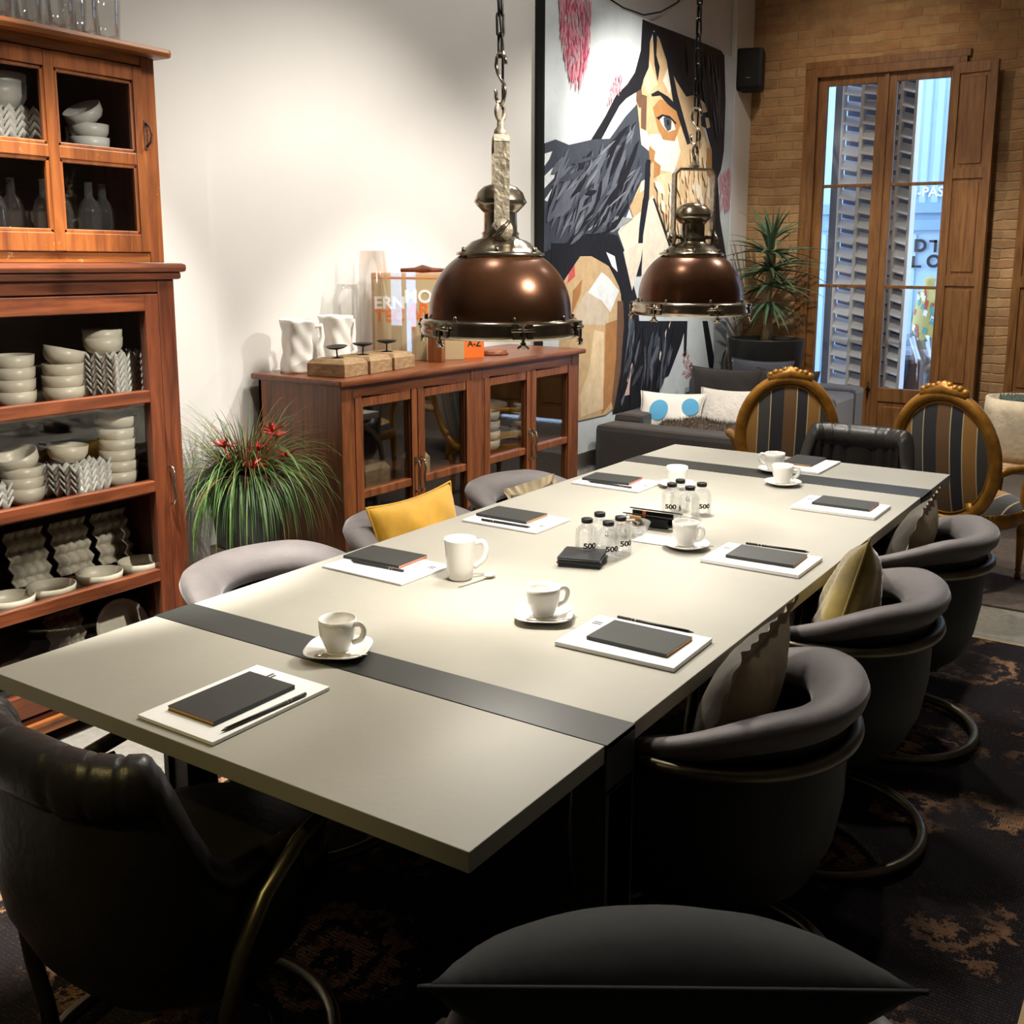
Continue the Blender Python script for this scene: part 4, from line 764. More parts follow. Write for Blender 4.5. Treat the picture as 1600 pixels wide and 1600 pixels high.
smallbook('small_book', 'yellow-orange small book with a white letter A', 3.10, .05)
smallbook('small_book', 'orange small book lettered A-Z in black', 3.20, .045, -2.36, 'orangedk', 'ink', 'A-Z')
tag(M().box((-.035, -.035, 0), (.035, .035, .17), .003).build('wooden_block', MT['woods'], loc=(-2.37, 2.92, SZ), rot=(0, 0, .4)), 'dark wooden post block left of the small orange books', 'block')
tag(M().lathe([(.001, 0), (.09, 0), (.10, .006), (.085, .012), (.09, .02), (.08, .026), (.04, .03), (.001, .03)], n=32).build('wooden_plate', MT['woods'], loc=(-2.40, 3.42, SZ)), 'turned wooden dish on the sideboard below the nearer pendant', 'dish')
# ---------------------------------------------------------------- grass plant
gp = thing('grass_plant', 'bushy grassy plant with red flowers in a dark pot on a pale pedestal', 'plant', (-2.38, 1.69, .47))
M().lathe([(.001, .003), (.105, 0), (.125, .012), (.155, .30), (.160, .31), (.150, .31), (.120, .02), (.001, .02)], n=40).build('plant_pot', MT['pot'], gp)
M().lathe([(.001, .28), (.15, .285)], n=24).build('soil', MT['leatherb'], gp)
def blades(n, mat, name, seed, L, up, sp, w=.006, droop=1.0, r0=.10):
    rr = random.Random(seed); f = M()
    for k in range(n):
        a = rr.uniform(0, 2*PI); r = r0*math.sqrt(rr.random()); l = L*rr.uniform(.6, 1.1); el = rr.uniform(*up); p = Vector((r*math.cos(a), r*math.sin(a), .29)); a2 = a+rr.uniform(-.5, .5)
        d = Vector((math.cos(a2)*math.cos(el), math.sin(a2)*math.cos(el), math.sin(el))); sd = Vector((-math.sin(a2), math.cos(a2), 0)); seg = 9; vs = []; dr_ = droop*rr.uniform(.7, 1.4)
        for i in range(seg+1):
            t = i/seg; ww = w*(1-t)**.6*rr.uniform(.98, 1.02)/2
            q = Vector(p); vs += [q-sd*ww, q+sd*ww]; d = (d+Vector((0, 0, -dr_*.11*(1+1.6*t)*sp))).normalized(); p = p+d*l/seg
            p.x = max(p.x, -.325)
            if p.x < .08: p.y = max(p.y, -.335)
            if p.x < .225 and p.z < .665: p.y = min(p.y, .325)
            if p.z < .29 and math.hypot(p.x, p.y) < .175: p.x *= 1.08; p.y *= 1.08
        f.add(vs, [(2*i, 2*i+1, 2*i+3, 2*i+2) for i in range(seg)], True)
    o = f.build(name, mat, gp, fix=False); o['kind'] = 'stuff'; return o
blades(300, MT['leafg'], 'green_blades', 1, .43, (.2, 1.25), 1.45, .0062, 1.5)
blades(200, MT['leafd'], 'dark_blades', 2, .36, (.1, 1.0), 1.5, .0065, 1.6)
blades(190, MT['leafr'], 'reddish_blades', 3, .36, (.35, 1.35), .7, .0055, 1.0)
blades(260, MT['leafg'], 'upright_blades', 4, .36, (.35, 1.35), .75, .0055, 1.1)
for (fx, fy, fz) in ((.10, -.02, .40), (.13, .10, .36), (.02, -.12, .42), (.12, .04, .47), (.06, .12, .43), (.14, -.09, .35)):
    f = M(); rr = random.Random(int(fx*100+fy*1000))
    for k in range(9):
        a = k*2*PI/9+rr.random(); l = rr.uniform(.05, .085); e = rr.uniform(.15, .9); d = Vector((math.cos(a)*math.cos(e), math.sin(a)*math.cos(e), math.sin(e))); s_ = Vector((-math.sin(a), math.cos(a), 0))
        o_ = Vector((fx, fy, fz)); f.add([o_-s_*.006, o_+s_*.006, o_+d*l*.5+s_*.008, o_+d*l+Vector((0, 0, -.01)), o_+d*l*.5-s_*.008], [(0, 1, 2, 3, 4)])
    f.tube([(fx*.4, fy*.4, .27), (fx, fy, fz)], .004, 6); f.build('red_flower', MT['flower'], gp, fix=False)
tag(M().box((-.11, -.11, 0), (.11, .11, .47), .006).build('pedestal', MT['pedestal'], loc=(-2.38, 1.69, 0)), 'pale square pedestal under the grassy plant', 'pedestal')
# ---------------------------------------------------------------- painting
PAINT = [('face_paint','tan',[(5.747,3.15),(5.917,3.191),(6.061,3.075),(6.268,2.975),(6.515,2.886),(6.642,2.853),(6.722,2.658),(6.907,2.494),(6.952,1.964),(6.811,1.556),(5.281,1.562),(5.368,1.816),(5.563,1.926),(5.584,2.032),(5.68,2.178),(5.823,2.222),(5.774,2.395),(5.667,2.432),(5.636,2.533),(5.578,2.697),(5.621,2.838),(5.719,2.931)]),('neck_paint','cream',[(5.564,1.914),(5.716,1.979),(5.871,2.094),(6.171,1.786),(6.101,1.508),(5.283,1.516),(5.332,1.792)]),('cheek_paint','cream',[(5.794,2.514),(6.237,2.571),(6.319,2.443),(6.212,2.274),(5.97,2.281),(5.856,2.367)]),('forehead_paint','cream',[(5.988,2.912),(6.065,3.017),(6.168,2.949),(6.105,2.833)]),('cheek_paint','tan2',[(5.917,2.241),(6.255,2.289),(6.244,2.014),(6.129,1.997),(5.983,2.051)]),('forehead_paint','tan2',[(5.739,3.047),(5.908,2.877),(5.753,2.787),(5.671,2.867)]),('cheek_paint','cream',[(5.636,2.533),(5.74,2.544),(5.824,2.459),(5.761,2.383),(5.668,2.421)]),('shade_paint','brown',[(5.65,2.774),(5.741,2.774),(5.74,2.532),(5.661,2.547)]),('shade_paint','brown',[(5.583,2.844),(5.646,2.853),(5.68,2.687),(5.629,2.68),(5.581,2.72)]),('eye_shade_paint','rust',[(5.837,2.705),(5.941,2.777),(6.079,2.782),(6.226,2.728),(6.306,2.639),(6.212,2.507),(6.013,2.5),(5.925,2.575)]),('eye_white_paint','cream',[(5.935,2.647),(6.03,2.675),(6.158,2.66),(6.221,2.594),(6.093,2.562),(5.993,2.6)]),('iris_paint','slate',[(6.009,2.655),(6.086,2.676),(6.151,2.647),(6.143,2.585),(6.087,2.565),(6.029,2.598)]),('pupil_paint','black',[(6.06,2.643),(6.102,2.651),(6.118,2.613),(6.079,2.603)]),('eyelid_paint','black',[(5.894,2.642),(5.988,2.676),(6.114,2.679),(6.232,2.643),(6.218,2.63),(6.115,2.661),(6.003,2.664),(5.936,2.629)]),('eyebrow_paint','black',[(5.805,2.794),(5.91,2.833),(6.078,2.812),(6.268,2.757),(6.25,2.721),(6.081,2.756),(5.953,2.804),(5.819,2.78)]),('cheek_shade_paint','rust',[(5.798,2.433),(5.894,2.406),(5.871,2.333),(5.805,2.304)]),('cheek_shade_paint','rust',[(5.879,2.339),(5.985,2.312),(5.972,2.245),(5.878,2.212)]),('cheek_shade_paint','rust',[(6.702,2.502),(6.898,2.52),(6.925,2.284),(6.749,2.324)]),('shade_paint','brown',[(6.087,1.97),(6.176,1.936),(6.139,1.835),(6.092,1.896)]),('hair_paint','black',[(5.65,3.273),(5.872,3.274),(6.132,3.28),(6.515,3.287),(7.014,3.299),(7.086,3.261),(7.143,2.915),(7.145,2.515),(7.1,2.363),(7.037,2.291),(7.119,1.956),(7.374,1.554),(6.946,1.555),(6.952,1.964),(6.907,2.494),(6.77,2.663),(6.689,2.668),(6.642,2.853),(6.515,2.88),(6.395,2.853),(6.212,2.943),(6.049,3.05),(5.917,3.191),(5.821,3.237),(5.765,3.142),(5.756,2.971),(5.683,2.88),(5.648,2.808),(5.428,2.717),(5.334,2.656),(5.198,2.52),(5.044,2.364),(4.965,2.4),(5.15,2.569),(5.284,2.715),(5.448,2.814),(5.555,2.907),(5.636,3.064)]),('hair_strand_paint','black',[(5.809,3.217),(5.874,3.229),(5.87,3.068),(5.928,2.996),(5.901,2.9),(5.847,3.007)]),('hair_strand_paint','black',[(6.033,3.077),(6.104,3.064),(6.233,2.85),(6.496,2.521),(6.436,2.503),(6.164,2.793)]),('temple_paint','tan2',[(6.641,2.865),(6.755,2.841),(6.799,2.789),(6.697,2.768)]),('temple_paint','tan2',[(6.748,2.738),(6.819,2.746),(6.851,2.678),(6.787,2.659)]),('hair_mass_paint','slate',[(4.365,2.322),(4.519,2.357),(4.68,2.339),(4.976,2.401),(5.213,2.429),(5.433,2.601),(5.59,2.698),(5.667,2.432),(5.787,2.397),(5.823,2.222),(5.68,2.178),(5.558,2.042),(5.462,1.922),(5.344,1.815),(5.474,1.655),(5.531,1.513),(4.375,1.524)]),('gap_paint','white',[(4.366,2.261),(4.481,2.283),(4.443,2.229),(4.375,2.189)]),('gap_paint','white',[(4.375,2.129),(4.541,2.217),(4.503,2.123),(4.392,2.055)]),('gap_paint','white',[(4.389,1.984),(4.485,2.06),(4.427,1.976)]),('ear_paint','tan',[(5.509,1.994),(5.707,2.168),(5.76,2.159),(5.688,2.013),(5.563,1.926)]),('ear_paint','cream',[(5.68,2.178),(5.744,2.199),(5.74,2.134),(5.658,2.094)]),('hair_strand_paint','black',[(5.737,2.334),(5.817,2.34),(5.805,2.067),(5.725,1.801),(5.713,1.512),(5.634,1.512),(5.67,1.859),(5.723,2.098)]),('hair_strand_paint','black',[(5.872,2.07),(5.894,2.071),(6.198,1.736),(6.169,1.723)]),('hair_light_paint','grey',[(4.927,1.816),(5.173,1.934),(5.388,1.92),(5.564,1.914),(5.271,1.813)]),('hair_curl_paint','black',[(4.374,1.668),(4.862,1.781),(5.107,1.809),(5.332,1.792),(5.448,1.678),(5.545,1.489),(5.284,1.493),(5.184,1.608),(4.999,1.641),(4.78,1.618),(4.615,1.522),(4.576,1.416),(4.377,1.42)]),('shoulder_paint','tan',[(4.652,1.508),(4.83,1.646),(4.981,1.647),(5.221,1.58),(5.393,1.43),(5.446,1.174),(5.417,0.826),(5.32,0.576),(5.216,0.547),(4.858,0.552),(4.598,0.584),(4.583,1.454)]),('shoulder_patch_paint','beige',[(4.765,1.282),(4.93,1.419),(5.027,1.398),(5.232,1.264),(5.235,1.174),(4.842,1.203)]),('shoulder_patch_paint','white',[(5.121,1.542),(5.223,1.502),(5.372,1.41),(5.253,1.263),(5.128,1.347),(4.94,1.409)]),('arm_shade_paint','rust',[(5.184,1.187),(5.359,1.209),(5.349,0.934),(5.297,0.631),(5.154,0.555),(5.185,0.846)]),('arm_shade_paint','rust',[(4.744,1.423),(4.862,1.496),(4.837,1.393),(4.729,1.265)]),('red_patch_paint','red',[(4.704,1.572),(4.758,1.59),(4.769,1.516),(4.671,1.471)]),('arm_shade_paint','brown',[(5.354,1.34),(5.439,1.337),(5.457,1.174),(5.428,0.825),(5.321,0.555),(5.297,0.631),(5.349,0.934)]),('arm_light_paint','tan2',[(4.854,0.719),(4.965,0.865),(5.035,1.155),(5.165,1.128),(5.173,0.593),(4.867,0.57)]),('body_paint','black',[(4.475,1.724),(5.215,1.736),(5.426,1.64),(5.563,1.488),(5.66,1.331),(5.69,1.184),(6.525,1.146),(6.416,0.968),(6.222,0.744),(6.072,0.713),(6.032,0.549),(5.517,0.543),(5.321,0.545),(5.417,0.826),(5.457,1.174),(5.44,1.317),(5.371,1.44),(5.22,1.59),(4.981,1.657),(4.83,1.646),(4.652,1.508),(4.583,1.454),(4.477,1.59)]),('neck_light_paint','cream',[(5.425,1.68),(5.618,1.743),(5.73,1.744),(5.691,1.621),(5.567,1.406),(5.471,1.59)]),('flower_paint','white',[(5.177,1.677),(5.3,1.649),(5.346,1.54),(5.262,1.58)]),('body_light_paint','pink',[(5.591,0.885),(5.644,0.806),(5.568,0.654),(5.49,0.652),(5.528,0.785)]),('body_light_paint','cream',[(6.125,1.076),(6.221,1.159),(6.176,1.073),(6.128,1.031)]),('body_light_paint','cream',[(6.046,0.948),(6.08,0.912),(6.065,0.836),(6.037,0.882)]),('body_light_paint','tan2',[(5.763,1.095),(5.787,1.073),(5.807,0.921),(5.783,0.934)]),('strand_paint','black',[(6.833,1.132),(6.921,1.128),(7.089,0.803),(7.068,0.694),(6.998,0.737)]),('strand_paint','black',[(6.484,1.148),(6.525,1.146),(6.52,0.869),(6.487,0.871)]),('edge_paint','grey',[(7.055,1.122),(7.414,1.105),(7.455,0.851),(7.269,0.789),(7.28,0.676),(7.092,0.692)])]
PREG = {'pinkmain':[(4.533,3.235),(4.927,3.316),(4.925,3.011),(4.877,2.838),(4.796,2.683),(4.693,2.71),(4.578,2.912)],'pinkside':[(7.053,2.306),(7.311,2.392),(7.333,2.047),(7.112,2.038)],'pinkmid':[(5.256,2.842),(5.374,2.848),(5.33,2.754),(5.148,2.623),(5.191,2.714)],'redlow':[(6.46,0.92),(6.528,0.915),(6.739,0.686),(6.474,0.71)],'slatemass':[(4.385,2.274),(4.977,2.379),(5.248,2.427),(5.529,2.657),(5.751,2.335),(5.558,2.042),(5.319,1.826),(4.412,1.668)],'facereg':[(5.864,2.213),(6.257,2.264),(6.424,2.452),(6.537,2.589),(6.726,2.607),(6.839,2.423),(6.909,1.989),(6.605,1.689),(6.144,1.747),(5.959,1.989)],'skyreg':[(4.375,3.089),(5.524,3.309),(5.515,2.957),(5.282,2.769),(5.084,2.508),(4.403,2.355)],'bodyreg':[(5.462,1.316),(5.639,1.3),(5.713,1.177),(6.484,1.142),(6.363,0.972),(6.195,0.758),(6.031,0.572),(5.516,0.564),(5.363,0.571),(5.439,0.824)],'hairreg':[(6.081,3.207),(6.966,3.268),(7.102,2.91),(7.104,2.511),(6.928,2.562),(6.705,2.861),(6.294,3.015)]}
pt = thing('portrait_painting', 'huge oil painting of a dark-haired face on canvas on the left wall', 'painting', (-2.69, 0, 0))
XPs = 0.0
M().box((-.055, 4.39, .32), (0, 7.33, 3.285)).build('canvas', MT_canvas if 'MT_canvas' in globals() else pbr('canvas_paint', (.66, .72, .74), .5, bump=.35, bscale=16, var=.10, vscale=3), pt)
M().box((-.055, 4.375, .32), (.003, 4.392, 3.285)).build('black_canvas_edge', MT['plastic'], pt)
depth = .0012
def inside(p, poly):
    c = False; n = len(poly)
    for i in range(n):
        a, b = poly[i], poly[(i+1) % n]
        if (a[1] > p[1]) != (b[1] > p[1]) and p[0] < (b[0]-a[0])*(p[1]-a[1])/(b[1]-a[1])+a[0]: c = not c
    return c
for name, col, poly in PAINT:
    poly = [(max(4.393, min(7.33, a)), max(.32, min(3.287, b))) for a, b in poly]
    depth += .00015
    M().prism(poly, lambda a, b, d, q=depth: (d*q, a, b), 1).build(name, PM[col], pt, fix=False)
def strokes(reg, n, cols, L, wd, ang, seed, name, dep=None, spread=.25, clip=None):
    global depth
    rr = random.Random(seed); poly = PREG[reg]; ys = [p[0] for p in poly]; zs = [p[1] for p in poly]; fs = {c: M() for c in cols}; depth += .0003
    k = 0; tries = 0
    while k < n and tries < n*60:
        tries += 1; p = (rr.uniform(min(ys), max(ys)), rr.uniform(min(zs), max(zs)))
        if not inside(p, poly): continue
        a = ang+rr.gauss(0, spread); l = L*rr.uniform(.4, 1.3)/2; w2 = wd*rr.uniform(.4, 1.3)/2; d = (math.cos(a), math.sin(a)); e = (-d[1], d[0])
        q = [(p[0]-d[0]*l, p[1]-d[1]*l), (p[0]-d[0]*l*.3+e[0]*w2, p[1]-d[1]*l*.3+e[1]*w2), (p[0]+d[0]*l*.7+e[0]*w2*.8, p[1]+d[1]*l*.7+e[1]*w2*.8), (p[0]+d[0]*l, p[1]+d[1]*l), (p[0]+d[0]*l*.3-e[0]*w2, p[1]+d[1]*l*.3-e[1]*w2), (p[0]-d[0]*l*.6-e[0]*w2*.7, p[1]-d[1]*l*.6-e[1]*w2*.7)]
        if clip and not all(inside(v_, poly) for v_ in q): continue
        k += 1
        if any(b > 3.283 or b < .33 or a_ > 7.32 or a_ < 4.4 for a_, b in q): continue
        fs[rr.choice(cols)].add([(depth+k*.0000015, a_, b) for a_, b in q], [(0, 1, 2, 3, 4, 5)])
    for c in dict.fromkeys(cols):
        o = fs[c].build(name, PM[c], pt, fix=False); o['kind'] = 'stuff'
strokes('pinkmain', 420, ['pinkp', 'pinkp', 'deepp'], .10, .012, PI/2, 1, 'pink_dabs', spread=.15)
strokes('pinkside', 130, ['pinkp'], .08, .014, PI/2, 2, 'pink_dabs')
strokes('pinkmid', 60, ['pinkp'], .06, .010, PI/2, 3, 'pink_dabs')
strokes('redlow', 60, ['red', 'deepp'], .035, .010, 2.2, 4, 'red_dabs')
strokes('slatemass', 120, ['black', 'slate2', 'black', 'slate', 'slate2'], .42, .045, .80, 5, 'hair_strokes', spread=.25, clip=1)
strokes('slatemass', 16, ['slate3'], .26, .016, .80, 6, 'hair_highlight_strokes', spread=.2, clip=1)
strokes('facereg', 110, ['tan2', 'cream', 'tan', 'tan2', 'tan'], .20, .05, 1.75, 7, 'face_strokes', spread=.25, clip=1)
strokes('bodyreg', 60, ['slate', 'slate2', 'black', 'black'], .30, .05, 1.3, 9, 'body_strokes', spread=.25, clip=1)
strokes('hairreg', 36, ['slate', 'black'], .5, .03, 1.9, 10, 'hair_strokes', spread=.12, clip=1)
# cable draped over the painting
tag(M().tube([(-2.735, 4.95, 3.42), (-2.69, 5.10, 3.32), (-2.68, 5.35, 3.29), (-2.68, 5.65, 3.30), (-2.70, 5.95, 3.38), (-2.735, 6.3, 3.52), (-2.735, 6.5, 3.7)], .006, 6).build('loose_cable', MT['iron']), 'thin black cable sagging along the top of the painting', 'cable')
# ---------------------------------------------------------------- loudspeaker
sp = thing('loudspeaker', 'small black loudspeaker mounted high in the wall corner', 'speaker', (-2.63, 7.50, 3.03), .25); sp.scale = (.92, .95, .95)
M().box((-.13, -.10, 0), (.13, .10, .36), .035).build('speaker_body', MT['plastic'], sp)
M().box((-.02, .09, .15), (.02, .26, .19)).box((-.05, .235, .10), (.05, .25, .24)).build('wall_bracket', MT['plastic'], sp)
M().box((-.02, -.102, .10), (.02, -.100, .11)).build('badge', MT['nickel'], sp)
# ---------------------------------------------------------------- sofa
sf = thing('corner_sofa', 'low dark grey velvet sofa below the painting with a high back by the window', 'sofa', (0, 0, 0))
M().box((-2.62, 5.02, .06), (-1.60, 6.72, .24), .02).build('base', MT['sofa'], sf)
M().box((-2.64, 4.98, .05), (-1.60, 5.24, .515), .04).build('arm', MT['sofa'], sf)
M().box((-2.64, 5.24, .05), (-2.42, 6.50, .56), .04).build('arm', MT['sofa'], sf)
M().box((-2.40, 5.26, .24), (-1.60, 6.46, .40), .04).build('seat_cushion', MT['sofa'], sf)
M().box((-2.64, 6.48, .06), (-1.30, 6.74, .70), .035).build('backrest', MT['sofa_blue_lit'], sf)
M().box((-1.56, 6.0, .06), (-1.30, 6.5, .68), .04).build('arm', MT['sofa_blue_lit'], sf)
for (x, y) in ((-2.55, 5.1), (-1.7, 5.1), (-2.55, 6.6), (-1.4, 6.6)): M().box((x-.03, y-.03, .0), (x+.03, y+.03, .07)).build('leg', MT['plastic'], sf)
def pad(n, lab, m, w, h, t, loc, rot, s, cr=.01): return cushion(n, lab, m, w, h, t, loc, rot, m, None, cr, seed=s)
pad('back_cushion', 'large brown-grey sofa cushion under the painting', MT['sofa'], .60, .44, .18, (-2.24, 6.30, .60), (-.15, 0, .12), 11)
pad('back_cushion', 'dark sofa cushion leaning on the right of the large one', MT['sofa'], .50, .44, .18, (-1.78, 6.34, .61), (-.15, 0, -.05), 12)
pad('back_cushion', 'dark sofa cushion rising behind the others next to the pot', MT['sofa_blue_lit'], .50, .40, .14, (-2.02, 6.46, .68), (-.10, 0, .05), 13)
dc = pad('dotted_pillow', 'white pillow with blue dots at the left of the sofa', MT['white'], .48, .32, .14, (-2.33, 5.52, .555), (-.55, 0, .22), 14, .006)
for (u, v, r) in ((-.07, -.01, .072), (.15, .03, .062)):
    def dot(a, b, u=u, v=v, r=r):
        x = u+r*b*math.cos(2*PI*a)*.95; z = v+r*b*math.sin(2*PI*a)*1.1; A, B = x/.24, z/.16
        k = max(0, (1-abs(A)**2.2)*(1-abs(B)**2.2))**.55; return (x, -(.07*k)-.004, z)
    M().grid(dot, 24, 6, cu=True).build('blue_dot', MT['blue'], dc, fix=False)
pad('woolly_pillow', 'off-white woolly pillow beside the dotted pillow', MT['wool'], .44, .34, .14, (-1.98, 5.70, .57), (-.45, 0, .05), 15, .006)
fur = thing('fur_throw', 'shaggy brown fur throw lying over the sofa arm', 'throw', (-1.98, 5.36, .40), 0)
def fr_(u, v):
    x = (u-.5)*.62; y = (v-.5)*.42; z = .125*math.exp(-((y+.02)/.16)**2)*(1-.3*abs(2*u-1))+.01*math.sin(13*u)*math.sin(9*v)+.035; return (x, y, z)
M().grid(fr_, 20, 14).build('throw_base', MT['fur'], fur, solid=.01)
f = M(); rr = random.Random(5)
for k in range(3200):
    u, v = rr.random(), rr.random(); p = Vector(fr_(u, v)); d = Vector((rr.uniform(-.5, .5), rr.uniform(-.6, .2), rr.uniform(.3, 1))).normalized()*rr.uniform(.02, .045); s_ = Vector((rr.uniform(-1, 1), rr.uniform(-1, 1), 0)).normalized()*.0018
    f.add([p-s_, p+s_, p+d], [(0, 1, 2)])
o = f.build('fur_strands', MT['fur'], fur, fix=False); o['kind'] = 'stuff'
# ---------------------------------------------------------------- aloe tree
at = thing('aloe_tree', 'spiky aloe tree in a round dark planter by the window', 'plant', (-2.30, 7.28, .60))
M().lathe([(.001, .003), (.26, 0), (.285, .02), (.315, .40), (.320, .41), (.300, .41), (.295, .385), (.001, .38)], n=40).build('planter', MT['pot'], at)
tp = [(0, 0, .36), (.01, 0, .5), (-.01, .0, .7), (.0, .0, .9), (.02, 0, 1.10), (.03, 0, 1.28)]
M().tube(tp, [.055, .042, .036, .034, .032, .028], 12).build('trunk', MT['trunk'], at)
rr = random.Random(9); f = M()
for (cz, n, L, e0, e1) in ((.74, 16, .40, -.5, .3), (.88, 22, .46, -.1, .5), (1.02, 26, .48, .0, .7), (1.16, 24, .46, .2, 1.0), (1.28, 16, .36, .7, 1.4)):
    for k in range(n):
        a = k*2.4+rr.random(); e = rr.uniform(e0, e1); l = L*rr.uniform(.8, 1.15); p = Vector((.01, 0, cz)); d = Vector((math.cos(a)*math.cos(e), math.sin(a)*math.cos(e), math.sin(e))); pts = []; seg = 7
        for i in range(seg+1): pts.append(tuple(p)); d = (d+Vector((0, 0, -.10+.05*math.sin(i+k)))).normalized(); p = p+d*l/seg; p.x = max(p.x, -.37); p.y = min(p.y, .42)
        f.tube(pts, [.024*(1-i/(seg+.2))**.7+.001 for i in range(seg+1)], 5, flat=.35)
f.build('aloe_leaves', MT['aloe'], at, fix=False); at.scale = (1, 1, .93)
ps = thing('plant_stand', 'dark stand under the round planter behind the sofa', 'stand', (-2.28, 7.28, 0))
M().lathe([(.001, .55), (.25, .55), (.25, .58), (.001, .58)], n=32).build('stand_top', MT['woodd'], ps)
for k in range(3): a = k*2*PI/3; M().tube([(.2*math.cos(a), .2*math.sin(a), 0), (.16*math.cos(a), .16*math.sin(a), .55)], .015).build('leg', MT['woodd'], ps)
# ---------------------------------------------------------------- gilt oval-back armchairs
def gilt(label):
    t = thing('gilt_armchair', label, 'chair', (0, 0, 0), 0, 'gilt oval-back armchairs'); cz, rx, rz_ = .685, .262, .325; ty = lambda z: -.235-.16*(z-.42)
    def ov(a, k=1): x, z = rx*k*math.cos(a), cz+rz_*k*math.sin(a); return (x, ty(z), z)
    M().tube([ov(k*PI/24) for k in range(48)], .031, 12, True).tube([(q[0], q[1]-.004, q[2]) for q in [ov(k*PI/24, .88) for k in range(48)]], .008, 6, True).build('back_frame', MT['gold'], t)
    f = M()
    for k in range(-4, 5):
        x = k*.027; z = cz+rz_+.035+.018*math.cos(k*.5); f.lathe([(.001, -.02), (.016, -.012), (.020, 0), (.014, .014), (.001, .018)], (x, ty(z), z-.01+.006*(k % 2)), 8)
    f.tube([(-.12, ty(cz+rz_), cz+rz_-.005), (0, ty(cz+rz_), cz+rz_+.03), (.12, ty(cz+rz_), cz+rz_-.005)], [.024, .04, .024], 10); f.build('carved_crest', MT['gold'], t)
    def pd(sg):
        def fn(u, v):
            a = 2*PI*u; x, z = rx*.90*v*math.cos(a), cz+rz_*.90*v*math.sin(a); return (x, ty(z)+sg*(.006+.034*(1-v**2.5)), z)
        return fn
    M().grid(pd(1), 40, 8, cu=True).grid(pd(-1), 40, 8, cu=True).build('back_upholstery', MT['stripe'], t)
    M().tube([(-.15, -.24, .40), (-.13, ty(.44), .47)], .024, 8).tube([(.15, -.24, .40), (.13, ty(.44), .47)], .024, 8).build('back_support', MT['gold'], t)
    def st_(u, v):
        a = 2*PI*u; ex = abs(math.cos(a))**.7*(1 if math.cos(a) > 0 else -1); ey = abs(math.sin(a))**.7*(1 if math.sin(a) > 0 else -1); return (ex*v*(.27+.02*ey), .02+ey*v*.25, .40+.085*(1-v**3)**.6)
    M().grid(st_, 40, 10, cu=True).build('seat_upholstery', MT['stripe'], t)
    def rl(u, v):
        a = 2*PI*u; ex = abs(math.cos(a))**.7*(1 if math.cos(a) > 0 else -1); ey = abs(math.sin(a))**.7*(1 if math.sin(a) > 0 else -1); return (ex*(.275+.02*ey), .02+ey*.255, .335+.07*v)
    M().grid(rl, 40, 2, cu=True).build('seat_rail', MT['gold'], t, solid=.03)
    f = M()
    for k in range(56):
        x, y, z = rl(k/56, 1); f.lathe([(.001, .004), (.004, .003), (.005, 0)], (x, y, z), 6)
    f.build('nailheads', MT['nickel'], t)
    for x, y in ((-.22, .22), (.22, .22), (-.18, -.19), (.18, -.19)):
        M().lathe([(.001, 0), (.016, 0), (.018, .02), (.012, .035), (.018, .05), (.014, .06), (.022, .22), (.026, .27), (.018, .285), (.028, .30), (.028, .345), (.001, .35)], (x, y, 0), 14).build('leg', MT['gold'], t)
    for s_ in (-1, 1):
        M().tube([(s_*.245, ty(.62), .62), (s_*.285, -.16, .645), (s_*.30, -.02, .64), (s_*.31, .08, .63), (s_*.285, .11, .60), (s_*.265, .10, .52), (s_*.255, .12, .42), (s_*.25, .12, .37)], [.018, .020, .022, .026, .024, .019, .018, .022], 10).build('armrest', MT['gold'], t)
        M().lathe([(.001, -.07), (.022, -.06), (.028, 0), (.022, .06), (.001, .07)], (s_*.295, .663, -.04-.0), 12, 'y').xf(Matrix.Translation((0, -.04, .0))) if False else None
    return t
g1 = gilt('gilt oval-back armchair with striped fabric, right of the leather head chair'); g1.location = (-.115, 4.40, .010); g1.scale = (.97, .97, .98); g1.rotation_euler = (0, 0, -.24)
dup(g1, (-1.17, 4.60, .010), .42, 'gilt oval-back armchair with striped fabric, between sofa and leather head chair', 'gilt oval-back armchairs')
# ---------------------------------------------------------------- stone planter at the right
ct = thing('coffee_table', 'dark side table under the stone planter at the right edge', 'table', (-.10, 5.75, 0))
M().lathe([(.001, .40), (.36, .40), (.36, .435), (.001, .435)], n=32).build('tabletop', MT['block'], ct)
for k in range(3): a = k*2*PI/3+.4; M().tube([(.28*math.cos(a), .28*math.sin(a), 0.01), (.2*math.cos(a), .2*math.sin(a), .40)], .02).build('leg', MT['gold'], ct)
sp2 = thing('stone_planter', 'round rough stone planter with succulents and a dark stem at right edge', 'planter', (-.03, 5.75, .435))
M().lathe([(.001, .002), (.20, 0), (.235, .05), (.25, .30), (.245, .38), (.22, .38), (.215, .34), (.001, .335)], n=40).build('planter_body', MT['stone'], sp2)
f = M(); rr = random.Random(3)
for k in range(26):
    a = rr.uniform(0, 2*PI); r = rr.uniform(0, .17); cx_, cy_ = r*math.cos(a), r*math.sin(a)
    for q in range(7):
        b = q*2*PI/7; f.tube([(cx_, cy_, .34), (cx_+.02*math.cos(b), cy_+.02*math.sin(b), .365), (cx_+.026*math.cos(b), cy_+.026*math.sin(b), .39)], [.006, .010, .002], 5)
f.build('succulents', MT['succ'], sp2, fix=False)
M().tube([(.06, 0, .33), (.07, .01, .5), (.05, 0, .68), (.08, .0, .85), (.06, 0, 1.05)], [.03, .022, .028, .018, .02], 8).build('dark_stem', MT['leather'], sp2)
